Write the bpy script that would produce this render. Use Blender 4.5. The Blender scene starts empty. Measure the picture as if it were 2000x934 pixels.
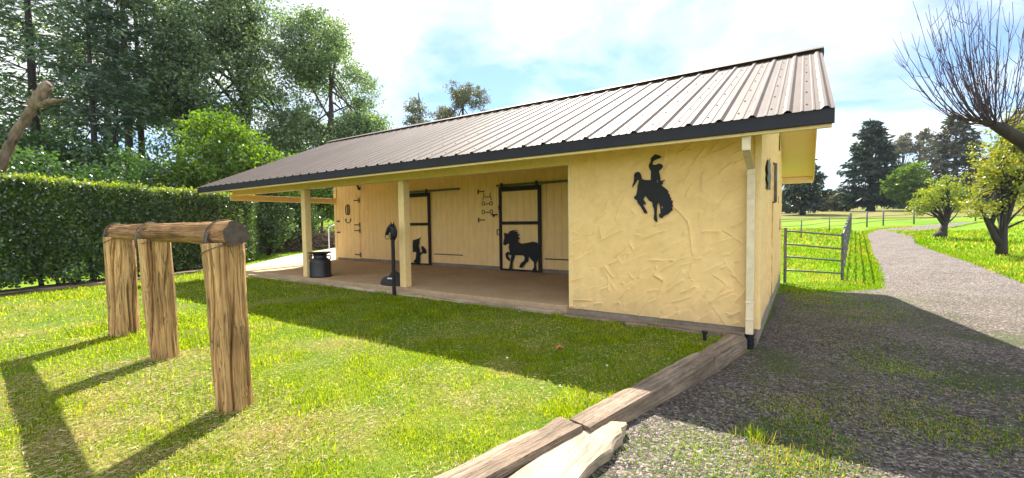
import bpy, math, random
import numpy as np
from mathutils import Vector, Matrix, Quaternion
from mathutils.geometry import tessellate_polygon
rnd = random.Random(5)
S = bpy.context.scene
COL = S.collection
PI = math.pi

# ------------------------------------------------------------------ helpers
ORG = {}
def link(o, parent=None):
    COL.objects.link(o)
    if parent is not None:
        o.parent = parent
def tag(o, label=None, cat=None, group=None, kind=None):
    if label: o['label'] = label
    if cat: o['category'] = cat
    if group: o['group'] = group
    if kind: o['kind'] = kind
    return o
def thing(name, label, cat, loc=(0, 0, 0), group=None):
    o = bpy.data.objects.new(name, None)
    o.empty_display_size = .2
    o.location = loc
    link(o)
    ORG[o.name] = Vector(loc)
    return tag(o, label, cat, group)
def root_org(parent):
    return ORG[parent.name] if parent is not None else Vector((0, 0, 0))

class MB:
    def __init__(self):
        self.v = []; self.f = []
    def add(self, vs, fs):
        n = len(self.v)
        self.v += [tuple(p) for p in vs]
        self.f += [tuple(i + n for i in f) for f in fs]
        return self
    def box(self, x0, x1, y0, y1, z0, z1):
        vs = [(x, y, z) for z in (z0, z1) for y in (y0, y1) for x in (x0, x1)]
        fs = [(0, 2, 3, 1), (4, 5, 7, 6), (0, 1, 5, 4), (2, 6, 7, 3), (0, 4, 6, 2), (1, 3, 7, 5)]
        return self.add(vs, fs)
    def hexa(self, pts):      # 8 points, bottom 4 ccw then top 4
        return self.add(pts, [(3, 2, 1, 0), (4, 5, 6, 7), (0, 1, 5, 4), (1, 2, 6, 5), (2, 3, 7, 6), (3, 0, 4, 7)])
    def tube(self, pts, r, n=8, cap=True):
        pts = [Vector(p) for p in pts]
        rs = r if isinstance(r, (list, tuple)) else [r] * len(pts)
        up = None; vs = []; fs = []
        for i, p in enumerate(pts):
            t = (pts[min(i + 1, len(pts) - 1)] - pts[max(i - 1, 0)])
            if t.length < 1e-9: t = Vector((0, 0, 1))
            t.normalize()
            if up is None:
                up = Vector((0, 0, 1)) if abs(t.z) < .9 else Vector((1, 0, 0))
            a = t.cross(up)
            if a.length < 1e-6: a = t.cross(Vector((1, 0, 0)))
            a.normalize(); b = a.cross(t); up = b
            for k in range(n):
                w = 2 * PI * k / n
                vs.append(p + (a * math.cos(w) + b * math.sin(w)) * rs[i])
        for i in range(len(pts) - 1):
            for k in range(n):
                fs.append((i * n + k, i * n + (k + 1) % n, (i + 1) * n + (k + 1) % n, (i + 1) * n + k))
        if cap:
            fs.append(tuple(range(n))[::-1]); fs.append(tuple((len(pts) - 1) * n + k for k in range(n)))
        return self.add(vs, fs)
    def lathe(self, prof, c=(0, 0, 0), n=32):
        vs = []; fs = []
        for r, z in prof:
            for k in range(n):
                w = 2 * PI * k / n
                vs.append((c[0] + r * math.cos(w), c[1] + r * math.sin(w), c[2] + z))
        for i in range(len(prof) - 1):
            for k in range(n):
                fs.append((i * n + k, i * n + (k + 1) % n, (i + 1) * n + (k + 1) % n, (i + 1) * n + k))
        fs.append(tuple(range(n))[::-1]); fs.append(tuple((len(prof) - 1) * n + k for k in range(n)))
        return self.add(vs, fs)
    def plate(self, loops, y, th, axis='y'):     # outline(s) (a,b) in a vertical plane, thickness th
        tri = tessellate_polygon([[Vector((a, b, 0)) for a, b in lp] for lp in loops])
        flat = [p for lp in loops for p in lp]; n = len(flat)
        mk = (lambda a, b, d: (a, d, b)) if axis == 'y' else (lambda a, b, d: (d, a, b))
        vs = [mk(a, b, y) for a, b in flat] + [mk(a, b, y + th) for a, b in flat]
        fs = [tuple(t) for t in tri] + [tuple(i + n for i in t[::-1]) for t in tri]
        o = 0
        for lp in loops:
            m = len(lp)
            for i in range(m):
                j = (i + 1) % m
                fs.append((o + i, o + j, o + j + n, o + i + n))
            o += m
        return self.add(vs, fs)
    def build(self, name, mat, parent=None, smooth=False, bevel=0, seg=2):
        o3 = root_org(parent)
        me = bpy.data.meshes.new(name)
        me.from_pydata([(a - o3.x, b - o3.y, c - o3.z) for a, b, c in self.v], [], self.f)
        me.validate()
        me.materials.append(mat)
        o = bpy.data.objects.new(name, me)
        link(o, parent)
        # consistent normals
        import bmesh
        bm = bmesh.new(); bm.from_mesh(me)
        bmesh.ops.recalc_face_normals(bm, faces=bm.faces); bm.to_mesh(me); bm.free()
        if bevel:
            md = o.modifiers.new('bevel', 'BEVEL'); md.width = bevel; md.segments = seg; md.limit_method = 'ANGLE'; md.angle_limit = .7
        if smooth:
            for p in me.polygons: p.use_smooth = True
            if smooth == 2:
                me.set_sharp_from_angle(angle=.7)
        if parent is not None: ORG[o.name] = o3
        return o

def arr_mesh(name, V, mat, parent=None, k=4):
    """V: (N,k,3) array of separate k-gons"""
    o3 = root_org(parent)
    n = len(V)
    co = (V.reshape(-1, 3) - np.array(o3)).astype(np.float32)
    me = bpy.data.meshes.new(name)
    me.vertices.add(n * k); me.vertices.foreach_set('co', co.ravel())
    me.loops.add(n * k); me.loops.foreach_set('vertex_index', np.arange(n * k, dtype=np.int32))
    me.polygons.add(n); me.polygons.foreach_set('loop_start', np.arange(0, n * k, k, dtype=np.int32))
    me.update(calc_edges=True)
    me.materials.append(mat)
    o = bpy.data.objects.new(name, me); link(o, parent)
    return o

def grid_mesh(name, X, Y, Z, mat, parent=None, smooth=True):
    o3 = root_org(parent)
    ny, nx = X.shape
    co = np.stack([X - o3.x, Y - o3.y, Z - o3.z], -1).reshape(-1, 3).astype(np.float32)
    i = np.arange(ny - 1)[:, None] * nx + np.arange(nx - 1)[None]
    F = np.stack([i, i + 1, i + nx + 1, i + nx], -1).reshape(-1, 4).astype(np.int32)
    me = bpy.data.meshes.new(name)
    me.vertices.add(len(co)); me.vertices.foreach_set('co', co.ravel())
    me.loops.add(F.size); me.loops.foreach_set('vertex_index', F.ravel())
    me.polygons.add(len(F)); me.polygons.foreach_set('loop_start', np.arange(0, F.size, 4, dtype=np.int32))
    me.update(calc_edges=True)
    if smooth: me.polygons.foreach_set('use_smooth', np.ones(len(F), bool))
    me.materials.append(mat)
    o = bpy.data.objects.new(name, me); link(o, parent)
    return o

def sstep(a, b, x):
    t = np.clip((x - a) / (b - a), 0, 1); return t * t * (3 - 2 * t)
def vnoise(P, seed=0, sc=1.0):
    """cheap smooth 3-D value noise, P (...,3) -> 0..1"""
    P = np.asarray(P, float) * sc + seed * 17.31
    i = np.floor(P).astype(np.int64); f = P - i; f = f * f * (3 - 2 * f)
    def h(a, b, c):
        n = (a * 374761393 + b * 668265263 + c * 2147483647 + seed * 1274126177) & 0xffffffff
        n = ((n ^ (n >> 13)) * 1274126177) & 0xffffffff
        return ((n ^ (n >> 16)) & 0xffff) / 65535.0
    r = 0
    for dx in (0, 1):
        for dy in (0, 1):
            for dz in (0, 1):
                w = (f[..., 0] if dx else 1 - f[..., 0]) * (f[..., 1] if dy else 1 - f[..., 1]) * (f[..., 2] if dz else 1 - f[..., 2])
                r = r + w * h(i[..., 0] + dx, i[..., 1] + dy, i[..., 2] + dz)
    return r

# ------------------------------------------------------------------ materials
def nodes(name):
    m = bpy.data.materials.new(name); m.use_nodes = True
    nt = m.node_tree; nt.nodes.clear()
    out = nt.nodes.new('ShaderNodeOutputMaterial')
    return m, nt, out
def N(nt, t, **kw):
    n = nt.nodes.new(t)
    for k, v in kw.items():
        if k in n.inputs: n.inputs[k].default_value = v
        else: setattr(n, k, v)
    return n
def ramp(nt, src, stops, interp='LINEAR'):
    r = nt.nodes.new('ShaderNodeValToRGB'); r.color_ramp.interpolation = interp
    els = r.color_ramp.elements
    while len(els) > 1: els.remove(els[-1])
    els[0].position, c = stops[0][0], stops[0][1]
    els[0].color = (*c, 1) if len(c) == 3 else c
    for p, c in stops[1:]:
        e = els.new(p); e.color = (*c, 1) if len(c) == 3 else c
    nt.links.new(src, r.inputs[0]); return r
def coord(nt, stretch=(1, 1, 1), kind='Object'):
    tc = nt.nodes.new('ShaderNodeTexCoord'); mp = nt.nodes.new('ShaderNodeMapping')
    mp.inputs['Scale'].default_value = stretch
    nt.links.new(tc.outputs[kind], mp.inputs[0]); return mp.outputs[0]
def noise(nt, vec, scale, detail=4, rough=.55, dist=0.0):
    n = N(nt, 'ShaderNodeTexNoise', Scale=scale, Detail=detail, Roughness=rough, Distortion=dist)
    nt.links.new(vec, n.inputs['Vector']); return n.outputs['Fac']
def mixc(nt, fac, a, b, mode='MIX'):
    m = nt.nodes.new('ShaderNodeMix'); m.data_type = 'RGBA'; m.blend_type = mode
    for s, i in ((fac, 0), (a, 6), (b, 7)):
        if hasattr(s, 'is_linked') or hasattr(s, 'node'): nt.links.new(s, m.inputs[i])
        elif i == 0: m.inputs[0].default_value = s
        else: m.inputs[i].default_value = (*s, 1)
    return m.outputs[2]
def mk(name, stops, scale=3, detail=5, rough=.6, bump=0, bscale=None, stretch=(1, 1, 1), metal=0, spec=.5, fine=None, dist=0.0):
    m, nt, out = nodes(name)
    b = N(nt, 'ShaderNodeBsdfPrincipled', Roughness=rough, Metallic=metal)
    b.inputs['Specular IOR Level'].default_value = spec
    v = coord(nt, stretch)
    f = noise(nt, v, scale, detail, .6, dist)
    c = ramp(nt, f, stops).outputs[0]
    if fine:      # (scale, low, high): finer mottling multiplied in
        g = noise(nt, v, fine[0], 3)
        c = mixc(nt, 1.0, c, ramp(nt, g, [(.3, (fine[1],) * 3), (.7, (fine[2],) * 3)]).outputs[0], 'MULTIPLY')
    nt.links.new(c, b.inputs['Base Color'])
    if bump:
        bp = N(nt, 'ShaderNodeBump', Strength=1.0, Distance=bump)
        nt.links.new(noise(nt, v, bscale or scale * 4, 4), bp.inputs['Height'])
        nt.links.new(bp.outputs[0], b.inputs['Normal'])
    nt.links.new(b.outputs[0], out.inputs[0])
    return m
def leafmat(name, cols, trans=.45, tcol=None, gloss=.06, vary=0.0):
    """leaf: a colour for each leaf between the stops, diffuse + translucent + a little gloss"""
    m, nt, out = nodes(name)
    g = nt.nodes.new('ShaderNodeNewGeometry')
    c = ramp(nt, g.outputs['Random Per Island'], [(i / (len(cols) - 1), x) for i, x in enumerate(cols)]).outputs[0]
    if vary:
        n = noise(nt, coord(nt), vary, 2)
        c = mixc(nt, 1.0, c, ramp(nt, n, [(.3, (.65, .7, .7)), (.7, (1.25, 1.2, 1.1))]).outputs[0], 'MULTIPLY')
    d = nt.nodes.new('ShaderNodeBsdfDiffuse'); t = nt.nodes.new('ShaderNodeBsdfTranslucent')
    nt.links.new(c, d.inputs[0])
    tc = mixc(nt, 1.0, c, tcol or (1.3, 1.5, .6), 'MULTIPLY'); nt.links.new(tc, t.inputs[0])
    mx = nt.nodes.new('ShaderNodeMixShader'); mx.inputs[0].default_value = trans
    nt.links.new(d.outputs[0], mx.inputs[1]); nt.links.new(t.outputs[0], mx.inputs[2])
    gl = N(nt, 'ShaderNodeBsdfGlossy', Roughness=.4); m2 = nt.nodes.new('ShaderNodeMixShader'); m2.inputs[0].default_value = gloss
    nt.links.new(mx.outputs[0], m2.inputs[1]); nt.links.new(gl.outputs[0], m2.inputs[2])
    nt.links.new(m2.outputs[0], out.inputs[0])
    return m

def wood(name, light, mid, dark, stretch, scale=6, bump=.004, rough=.8, spec=.2, ck=1.0):
    """weathered timber: long grain along the axis that stretch keeps small, dark checks"""
    m, nt, out = nodes(name)
    b = N(nt, 'ShaderNodeBsdfPrincipled', Roughness=rough); b.inputs['Specular IOR Level'].default_value = spec
    v = coord(nt, stretch)
    g1 = noise(nt, v, scale, 6, .65, .3)
    c = ramp(nt, g1, [(.28, dark), (.45, mid), (.7, light)]).outputs[0]
    g2 = noise(nt, v, scale * 5, 3, .6)
    c = mixc(nt, 1.0, c, ramp(nt, g2, [(.35, (.7, .68, .64)), (.6, (1.08, 1.05, 1.0))]).outputs[0], 'MULTIPLY')
    g5 = noise(nt, v, scale * .28, 4, .6, .5)
    c = mixc(nt, 1.0, c, ramp(nt, g5, [(.36, (.60, .54, .48)), (.5, (1.0, .97, .93)), (.68, (1.2, 1.16, 1.08))]).outputs[0], 'MULTIPLY')
    g4 = noise(nt, coord(nt), 2.2, 4)
    c = mixc(nt, 1.0, c, ramp(nt, g4, [(.35, (.72, .7, .66)), (.62, (1.1, 1.06, 1.0))]).outputs[0], 'MULTIPLY')
    g3 = noise(nt, v, scale * 1.7, 2, .5, .4)
    ck = ramp(nt, g3, [(.478, (0, 0, 0)), (.495, (ck, ck, ck)), (.51, (0, 0, 0))])
    c = mixc(nt, ck.outputs[0], c, tuple(x * .35 for x in dark))
    nt.links.new(c, b.inputs['Base Color'])
    h = N(nt, 'ShaderNodeMath', operation='SUBTRACT'); nt.links.new(g2, h.inputs[0]); nt.links.new(ck.outputs[0], h.inputs[1])
    bp = N(nt, 'ShaderNodeBump', Strength=1.0, Distance=bump)
    nt.links.new(h.outputs[0], bp.inputs['Height']); nt.links.new(bp.outputs[0], b.inputs['Normal'])
    nt.links.new(b.outputs[0], out.inputs[0])
    return m

M = {}
M['stucco'] = mk('stucco', [(.3, (.83, .545, .215)), (.7, (.88, .60, .255))], 2.2, 6, .75, .0015, 60, spec=.3, fine=(9, .93, 1.04))
def splash(m):
    nt = m.node_tree; b = [n for n in nt.nodes if n.type == 'BSDF_PRINCIPLED'][0]; c = b.inputs['Base Color'].links[0].from_socket
    v = coord(nt); sx = nt.nodes.new('ShaderNodeSeparateXYZ'); nt.links.new(v, sx.inputs[0])
    mr = nt.nodes.new('ShaderNodeMapRange'); mr.inputs[1].default_value = .75; mr.inputs[2].default_value = .2; nt.links.new(sx.outputs[2], mr.inputs[0])
    n1 = noise(nt, coord(nt, (1, 1, .5)), 5, 6, .7); a = N(nt, 'ShaderNodeMath', operation='MULTIPLY'); nt.links.new(mr.outputs[0], a.inputs[0]); nt.links.new(n1, a.inputs[1])
    f = ramp(nt, a.outputs[0], [(.18, (0, 0, 0)), (.6, (.5, .5, .5))]).outputs[0]
    st = ramp(nt, noise(nt, coord(nt, (1, 1, .06)), 7, 5, .6), [(.55, (0, 0, 0)), (.75, (.16, .16, .16))]).outputs[0]
    c = mixc(nt, f, c, (.36, .26, .15)); c = mixc(nt, st, c, (.58, .43, .24)); nt.links.new(c, b.inputs['Base Color'])
splash(M['stucco'])
M['cream'] = mk('cream_paint', [(.3, (.77, .55, .24)), (.7, (.83, .61, .28))], 1.6, 6, .55, .0006, 50, spec=.35, fine=(14, .92, 1.04))
M['stall'] = mk('stall_paint', [(.3, (.87, .60, .26)), (.7, (.92, .65, .30))], 1.3, 6, .6, .001, 40, (1, 1, .35), spec=.3, fine=(10, .93, 1.04))
M['soffit'] = mk('soffit_paint', [(.3, (.82, .62, .31)), (.7, (.87, .67, .36))], 1.5, 5, .6, spec=.3)
M['trim'] = mk('downspout_paint', [(.3, (.70, .57, .36)), (.7, (.77, .64, .42))], 3, 5, .45, spec=.4, fine=(12, .88, 1.05))
M['roof'] = mk('roof_metal', [(.3, (.128, .099, .084)), (.7, (.166, .133, .115))], 1.1, 6, .6, .0004, 25, (1, .25, .25), metal=.0, spec=.13, fine=(7, .88, 1.06))
M['fascia'] = mk('fascia_metal', [(.3, (.010, .009, .013)), (.7, (.016, .014, .019))], 2, 4, .5, spec=.3)
M['black'] = mk('black_iron', [(.3, (.007, .007, .010)), (.7, (.013, .012, .016))], 6, 4, .55, .0003, 80, spec=.3)
M['can'] = mk('can_black', [(.3, (.012, .012, .013)), (.7, (.024, .022, .022))], 5, 5, .5, .0006, 50, spec=.45)
M['iron'] = mk('rusty_iron', [(.3, (.05, .035, .025)), (.7, (.11, .075, .05))], 20, 5, .7, .0004, 120)
M['galv'] = mk('galvanised', [(.3, (.075, .075, .078)), (.7, (.16, .16, .16))], 9, 5, .4, metal=.3, fine=(30, .7, 1.1))
M['concrete'] = mk('porch_concrete', [(.3, (.33, .225, .125)), (.7, (.43, .305, .18))], 1.4, 7, .75, .001, 60, fine=(16, .85, 1.08))
M['paleconc'] = mk('walk_concrete', [(.3, (.40, .35, .29)), (.7, (.50, .44, .37))], 1.2, 7, .8, .001, 60, fine=(16, .85, 1.08))
M['found'] = mk('foundation', [(.3, (.20, .15, .115)), (.7, (.30, .235, .185))], 4, 6, .85, .002, 40, fine=(15, .8, 1.1))
M['bag'] = mk('bag_cloth', [(.3, (.014, .014, .017)), (.7, (.03, .03, .034))], 12, 5, .8, .003, 40)
M['white'] = mk('white_band', [(.3, (.6, .6, .6)), (.7, (.75, .75, .75))], 8, 3, .6)
M['leather'] = mk('leather', [(.3, (.07, .05, .037)), (.7, (.16, .115, .085))], 30, 4, .7, .0008, 90)
M['log'] = wood('log_wood', (.62, .43, .225), (.50, .325, .155), (.27, .155, .07), (1, 1, .03), 24, .006, ck=.9)
M['rail'] = wood('rail_wood', (.44, .27, .14), (.33, .19, .095), (.15, .08, .042), (1, 1, .03), 26, .005, ck=.7)
M['logend'] = mk('log_end', [(.3, (.045, .032, .025)), (.7, (.11, .08, .06))], 16, 6, .9, .004, 40)
M['tie'] = wood('tie_wood', (.365, .31, .262), (.245, .20, .165), (.11, .08, .062), (1, .035, 1), 42, .004, ck=.6)
M['tiex'] = wood('tie_wood_x', (.42, .34, .27), (.31, .24, .185), (.16, .115, .08), (.035, 1, 1), 42, .004, ck=.6)
M['plank'] = wood('plank_wood', (.56, .49, .41), (.46, .395, .32), (.25, .20, .15), (1, .03, 1), 46, .003, ck=.5)
M['bark'] = mk('bark', [(.3, (.035, .026, .02)), (.7, (.10, .078, .06))], 5, 6, .9, .02, 12, (1, 1, .25))
M['darkbark'] = mk('dark_bark', [(.3, (.014, .011, .010)), (.7, (.045, .034, .03))], 5, 6, .9, .02, 12, (1, 1, .25))
M['redbark'] = mk('redwood_bark', [(.3, (.03, .02, .018)), (.7, (.085, .057, .05))], 5, 6, .9, .02, 12, (1, 1, .15))
M['palebark'] = mk('pale_bark', [(.3, (.09, .058, .04)), (.7, (.24, .165, .115))], 5, 6, .85, .02, 14, (1, 1, .4), fine=(12, .6, 1.15))
M['cut'] = mk('cut_wood', [(.3, (.33, .24, .16)), (.7, (.5, .39, .27))], 9, 5, .85, .006, 30)
M['twig'] = mk('twig_bark', [(.3, (.035, .022, .03)), (.7, (.085, .055, .062))], 8, 4, .8)
M['stick'] = mk('dead_stick', [(.3, (.10, .06, .045)), (.7, (.27, .175, .14))], 3, 4, .9)
M['mulch'] = mk('bed_soil', [(.3, (.02, .014, .010)), (.7, (.06, .042, .03))], 6, 7, .95, .02, 14, fine=(30, .6, 1.2))
M['deadleaf'] = mk('dead_leaf', [(.3, (.30, .10, .03)), (.7, (.42, .17, .05))], 20, 4, .7)
M['fluff'] = mk('dandelion_fluff', [(.3, (.42, .38, .30)), (.7, (.55, .5, .4))], 20, 2, .9)

L = {}
L['hedge'] = leafmat('hedge_leaf', [(.014, .034, .013), (.03, .068, .018), (.065, .125, .025), (.11, .165, .03)], .38, (1.7, 1.9, .35), .08, 1.6)
L['newgrowth'] = leafmat('hedge_new_leaf', [(.13, .19, .02), (.20, .25, .025), (.27, .29, .03)], .5, (1.5, 1.5, .4), .06)
L['oak'] = leafmat('oak_leaf', [(.058, .10, .05), (.098, .155, .07), (.15, .21, .095), (.235, .28, .13)], .55, (1.3, 1.5, .7), .09, .5)
L['oakdark'] = leafmat('dark_oak_leaf', [(.055, .105, .055), (.09, .155, .07), (.14, .21, .09), (.20, .26, .115)], .55, (1.3, 1.4, .6), .08, .5)
L['pine'] = leafmat('pine_needle', [(.045, .085, .06), (.075, .125, .08), (.115, .17, .10)], .42, (1.2, 1.35, .7), .06, .5)
L['fir'] = leafmat('fir_needle', [(.02, .036, .027), (.034, .056, .036), (.055, .078, .048)], .22, (1.2, 1.3, .7), .03)
L['brownfir'] = leafmat('brown_fir_needle', [(.042, .046, .03), (.068, .07, .045), (.095, .088, .058)], .22, (1.2, 1.2, .7), .03)
L['maple'] = leafmat('maple_leaf', [(.06, .125, .012), (.095, .17, .016), (.15, .225, .02)], .5, (1.5, 1.55, .35), .04, .6)
L['lime'] = leafmat('lime_leaf', [(.12, .22, .02), (.17, .28, .03), (.22, .32, .04)], .5, (1.5, 1.6, .5), .04)
L['spring'] = leafmat('spring_leaf', [(.12, .19, .02), (.19, .26, .03), (.25, .29, .035), (.26, .23, .04)], .5, (1.5, 1.5, .45), .05)
L['amber'] = leafmat('amber_leaf', [(.14, .20, .02), (.20, .26, .025), (.28, .30, .04), (.26, .21, .04)], .5, (1.5, 1.35, .5), .05)
L['euc'] = leafmat('eucalyptus_leaf', [(.07, .075, .045), (.11, .105, .06), (.15, .135, .08)], .3, (1.2, 1.2, .7), .05)
L['grey'] = leafmat('poplar_leaf', [(.09, .10, .06), (.13, .135, .075), (.17, .165, .10)], .4, (1.3, 1.3, .7), .06)
L['under'] = leafmat('thicket_leaf', [(.035, .075, .022), (.055, .115, .028), (.085, .155, .036)], .45, (1.4, 1.6, .5), .06, .5)
L['litter'] = leafmat('leaf_litter', [(.05, .035, .025), (.10, .07, .05), (.20, .13, .10), (.30, .20, .16)], .15, (1.1, 1, .9), .04)

def grassmat(name, greens, straw, nscale, lo, hi, trans=.45):
    m, nt, out = nodes(name)
    g = nt.nodes.new('ShaderNodeNewGeometry')
    c1 = ramp(nt, g.outputs['Random Per Island'], [(i / (len(greens) - 1), x) for i, x in enumerate(greens)]).outputs[0]
    c2 = ramp(nt, g.outputs['Random Per Island'], [(0, tuple(x * .7 for x in straw)), (1, tuple(x * 1.15 for x in straw))]).outputs[0]
    v = coord(nt)
    n1 = noise(nt, v, nscale, 5, .6)
    # jitter the patch border blade by blade
    a = N(nt, 'ShaderNodeMath', operation='MULTIPLY_ADD'); a.inputs[1].default_value = .30; nt.links.new(g.outputs['Random Per Island'], a.inputs[0]); nt.links.new(n1, a.inputs[2])
    f = ramp(nt, a.outputs[0], [(lo, (0, 0, 0)), (hi, (1, 1, 1))]).outputs[0]
    c = mixc(nt, f, c1, c2)
    n2 = noise(nt, v, nscale * 3.1, 3)
    c = mixc(nt, 1.0, c, ramp(nt, n2, [(.3, (.72, .78, .7)), (.7, (1.2, 1.15, 1.0))]).outputs[0], 'MULTIPLY')
    d = nt.nodes.new('ShaderNodeBsdfDiffuse'); t = nt.nodes.new('ShaderNodeBsdfTranslucent')
    nt.links.new(c, d.inputs[0]); nt.links.new(mixc(nt, 1.0, c, (1.7, 1.7, .5), 'MULTIPLY'), t.inputs[0])
    mx = nt.nodes.new('ShaderNodeMixShader'); mx.inputs[0].default_value = trans
    nt.links.new(d.outputs[0], mx.inputs[1]); nt.links.new(t.outputs[0], mx.inputs[2])
    nt.links.new(mx.outputs[0], out.inputs[0])
    return m
GREEN = [(.06, .115, .006), (.15, .225, .008), (.265, .335, .012), (.38, .41, .022)]
STRAW = (.48, .36, .17)
M['blade'] = grassmat('lawn_blade', GREEN, STRAW, 1.3, .9, 1.0, .55)
M['thatch'] = leafmat('thatch', [(.24, .17, .075), (.40, .30, .13), (.56, .45, .22), (.66, .56, .32)], .3, (1.1, 1.05, .9), .02)
M['meadowblade'] = grassmat('meadow_blade', [(.07, .17, .008), (.11, .22, .010), (.17, .28, .013), (.22, .30, .016)], (.36, .30, .09), .35, .68, .80)
def turf(name, stops, scale, bump=.01):
    return mk(name, stops, scale, 8, .95, bump, 45, spec=.1, fine=(38, .6, 1.25))
M['turf'] = turf('lawn_turf', [(.35, (.07, .13, .010)), (.52, (.12, .155, .018)), (.68, (.20, .17, .05))], 1.3)
M['meadow'] = turf('meadow', [(.35, (.10, .20, .010)), (.55, (.15, .245, .014)), (.75, (.25, .25, .04))], .16)
M['dry'] = turf('dry_pasture', [(.35, (.12, .13, .03)), (.5, (.17, .17, .045)), (.7, (.20, .15, .07))], .09)
M['hill'] = turf('hill_grass', [(.35, (.16, .15, .05)), (.55, (.22, .18, .08)), (.7, (.11, .13, .04))], .02)

def gravelmat():
    m, nt, out = nodes('gravel')
    b = N(nt, 'ShaderNodeBsdfPrincipled', Roughness=.9); b.inputs['Specular IOR Level'].default_value = .2
    v = coord(nt)
    vo = N(nt, 'ShaderNodeTexVoronoi', Scale=55.0); nt.links.new(v, vo.inputs['Vector'])
    sep = nt.nodes.new('ShaderNodeSeparateColor'); nt.links.new(vo.outputs['Color'], sep.inputs[0])
    c = ramp(nt, sep.outputs[0], [(0, (.045, .04, .038)), (.45, (.122, .111, .099)), (.8, (.21, .189, .167)), (1, (.42, .38, .35))]).outputs[0]
    n1 = noise(nt, v, 1.1, 6, .65)
    c = mixc(nt, 1.0, c, ramp(nt, n1, [(.3, (.78, .72, .68)), (.7, (1.15, 1.1, 1.1))]).outputs[0], 'MULTIPLY')
    # moss and weed film in patches, fading away along the drive
    tc = nt.nodes.new('ShaderNodeTexCoord'); sx = nt.nodes.new('ShaderNodeSeparateXYZ'); nt.links.new(tc.outputs['Object'], sx.inputs[0])
    n2 = noise(nt, v, .8, 6, .6, .4)
    yr = ramp(nt, N(nt, 'ShaderNodeMapRange').outputs[0], [(0, (1, 1, 1)), (1, (0, 0, 0))])
    mr = yr.inputs[0].links[0].from_node; mr.inputs[1].default_value = 1.5; mr.inputs[2].default_value = 7.5; nt.links.new(sx.outputs[1], mr.inputs[0])
    f = ramp(nt, n2, [(.50, (0, 0, 0)), (.62, (.8, .8, .8))]).outputs[0]
    f = mixc(nt, 1.0, f, yr.outputs[0], 'MULTIPLY')
    c = mixc(nt, f, c, (.07, .10, .022))
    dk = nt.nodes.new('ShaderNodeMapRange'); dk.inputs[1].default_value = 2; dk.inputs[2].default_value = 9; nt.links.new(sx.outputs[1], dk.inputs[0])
    c = mixc(nt, 1.0, c, ramp(nt, dk.outputs[0], [(0, (.68, .665, .615)), (1, (.92, .92, .93))]).outputs[0], 'MULTIPLY')   # darker in the near yard, paler along the drive
    nt.links.new(c, b.inputs['Base Color'])
    bp = N(nt, 'ShaderNodeBump', Strength=1.0, Distance=.012)
    inv = N(nt, 'ShaderNodeMath', operation='SUBTRACT'); inv.inputs[0].default_value = 1; nt.links.new(vo.outputs['Distance'], inv.inputs[1])
    nt.links.new(inv.outputs[0], bp.inputs['Height']); nt.links.new(bp.outputs[0], b.inputs['Normal'])
    nt.links.new(b.outputs[0], out.inputs[0]); return m
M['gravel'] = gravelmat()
M['stone'] = leafmat('gravel_stone', [(.03, .026, .022), (.065, .055, .047), (.11, .094, .08), (.25, .22, .19)], 0.0, None, .03)

# ------------------------------------------------------------------ terrain
def terrain(X, Y):
    X = np.asarray(X, float); Y = np.asarray(Y, float)
    R = np.interp(Y, [-1e3, -4.5, -3.2, -.6, 0, 8, 27, 40, 75, 120, 200, 300, 420, 3000], [-.03, -.03, -.05, -.135, -.14, -.27, .3, .35, 1.8, 3, 5.5, 12, 15, 15])
    R = R - .12 * np.exp(-((X - 8.6) / 1.8) ** 2) * sstep(6, 10, Y) * (1 - sstep(24, 32, Y)) + 1.7 * sstep(8.8, 15, X) * sstep(4, 14, Y) * (1 - sstep(30, 50, Y))
    Lz = -.03 + 3.2 * sstep(-22.5, -33, X) + 5 * sstep(-40, -120, X)
    s = sstep(-.95 - np.maximum(0, Y - 5) * .6, -.3, X)
    return Lz + (R - Lz) * s
def tz(x, y): return float(terrain(x, y))

def axis(lo, hi, c0, c1, fine, grow=1.18):
    a = list(np.arange(c0, c1 + 1e-6, fine)); d = fine; x = c1
    while x < hi: d *= grow; x += d; a.append(x)
    d = fine; x = c0
    while x > lo: d *= grow; x -= d; a.insert(0, x)
    return np.array(a)
gx = axis(-900, 900, -2.5, 12, .2, 1.12); gy = axis(-60, 2600, -7, 30, .35, 1.1)
GX, GY = np.meshgrid(gx, gy)
tag(grid_mesh('ground', GX, GY, terrain(GX, GY), M['meadow']), kind='structure')
# far brown rise and distant wooded ridge
def ridge(name, x0, x1, y, depth, base, h, mat, seed, n=120):
    xs = np.linspace(x0, x1, n); ts = np.linspace(-1, 1, 25)
    X, Tt = np.meshgrid(xs, ts)
    P = np.stack([X / (abs(x1 - x0) / 9), Tt, X * 0], -1)
    prof = np.clip(1 - Tt ** 2, 0, 1) * (0.65 + .6 * vnoise(P, seed)) * sstep(x0, x0 + (x1 - x0) * .12, X) * (1 - sstep(x1 - (x1 - x0) * .12, x1, X))
    tag(grid_mesh(name, X, y + Tt * depth, base + h * prof, mat), kind='structure')
ridge('hill', -160, 320, 330, 90, 6, 9, M['hill'], 3)
M['farwood'] = mk('far_wood', [(.3, (.03, .05, .035)), (.7, (.06, .085, .05))], .03, 6, .95)
ridge('distant_ridge', -500, 1400, 1900, 300, 10, 85, M['farwood'], 8, 200)

# drier pasture beyond the fence
fx = np.linspace(-70, 160, 160); ft = np.linspace(0, 1, 60)
FXX, FT = np.meshgrid(fx, ft)
y0 = 60 + 9 * (vnoise(np.stack([fx * .06, fx * 0, fx * 0], -1), 31) - .5) * 2 + np.maximum(0, fx - 10) * .25
FYY = y0[None] + (250 - y0[None]) * FT ** 1.6
tag(grid_mesh('far_field', FXX, FYY, terrain(FXX, FYY) + .06 + .02 * FT, M['dry']), kind='structure')
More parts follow.
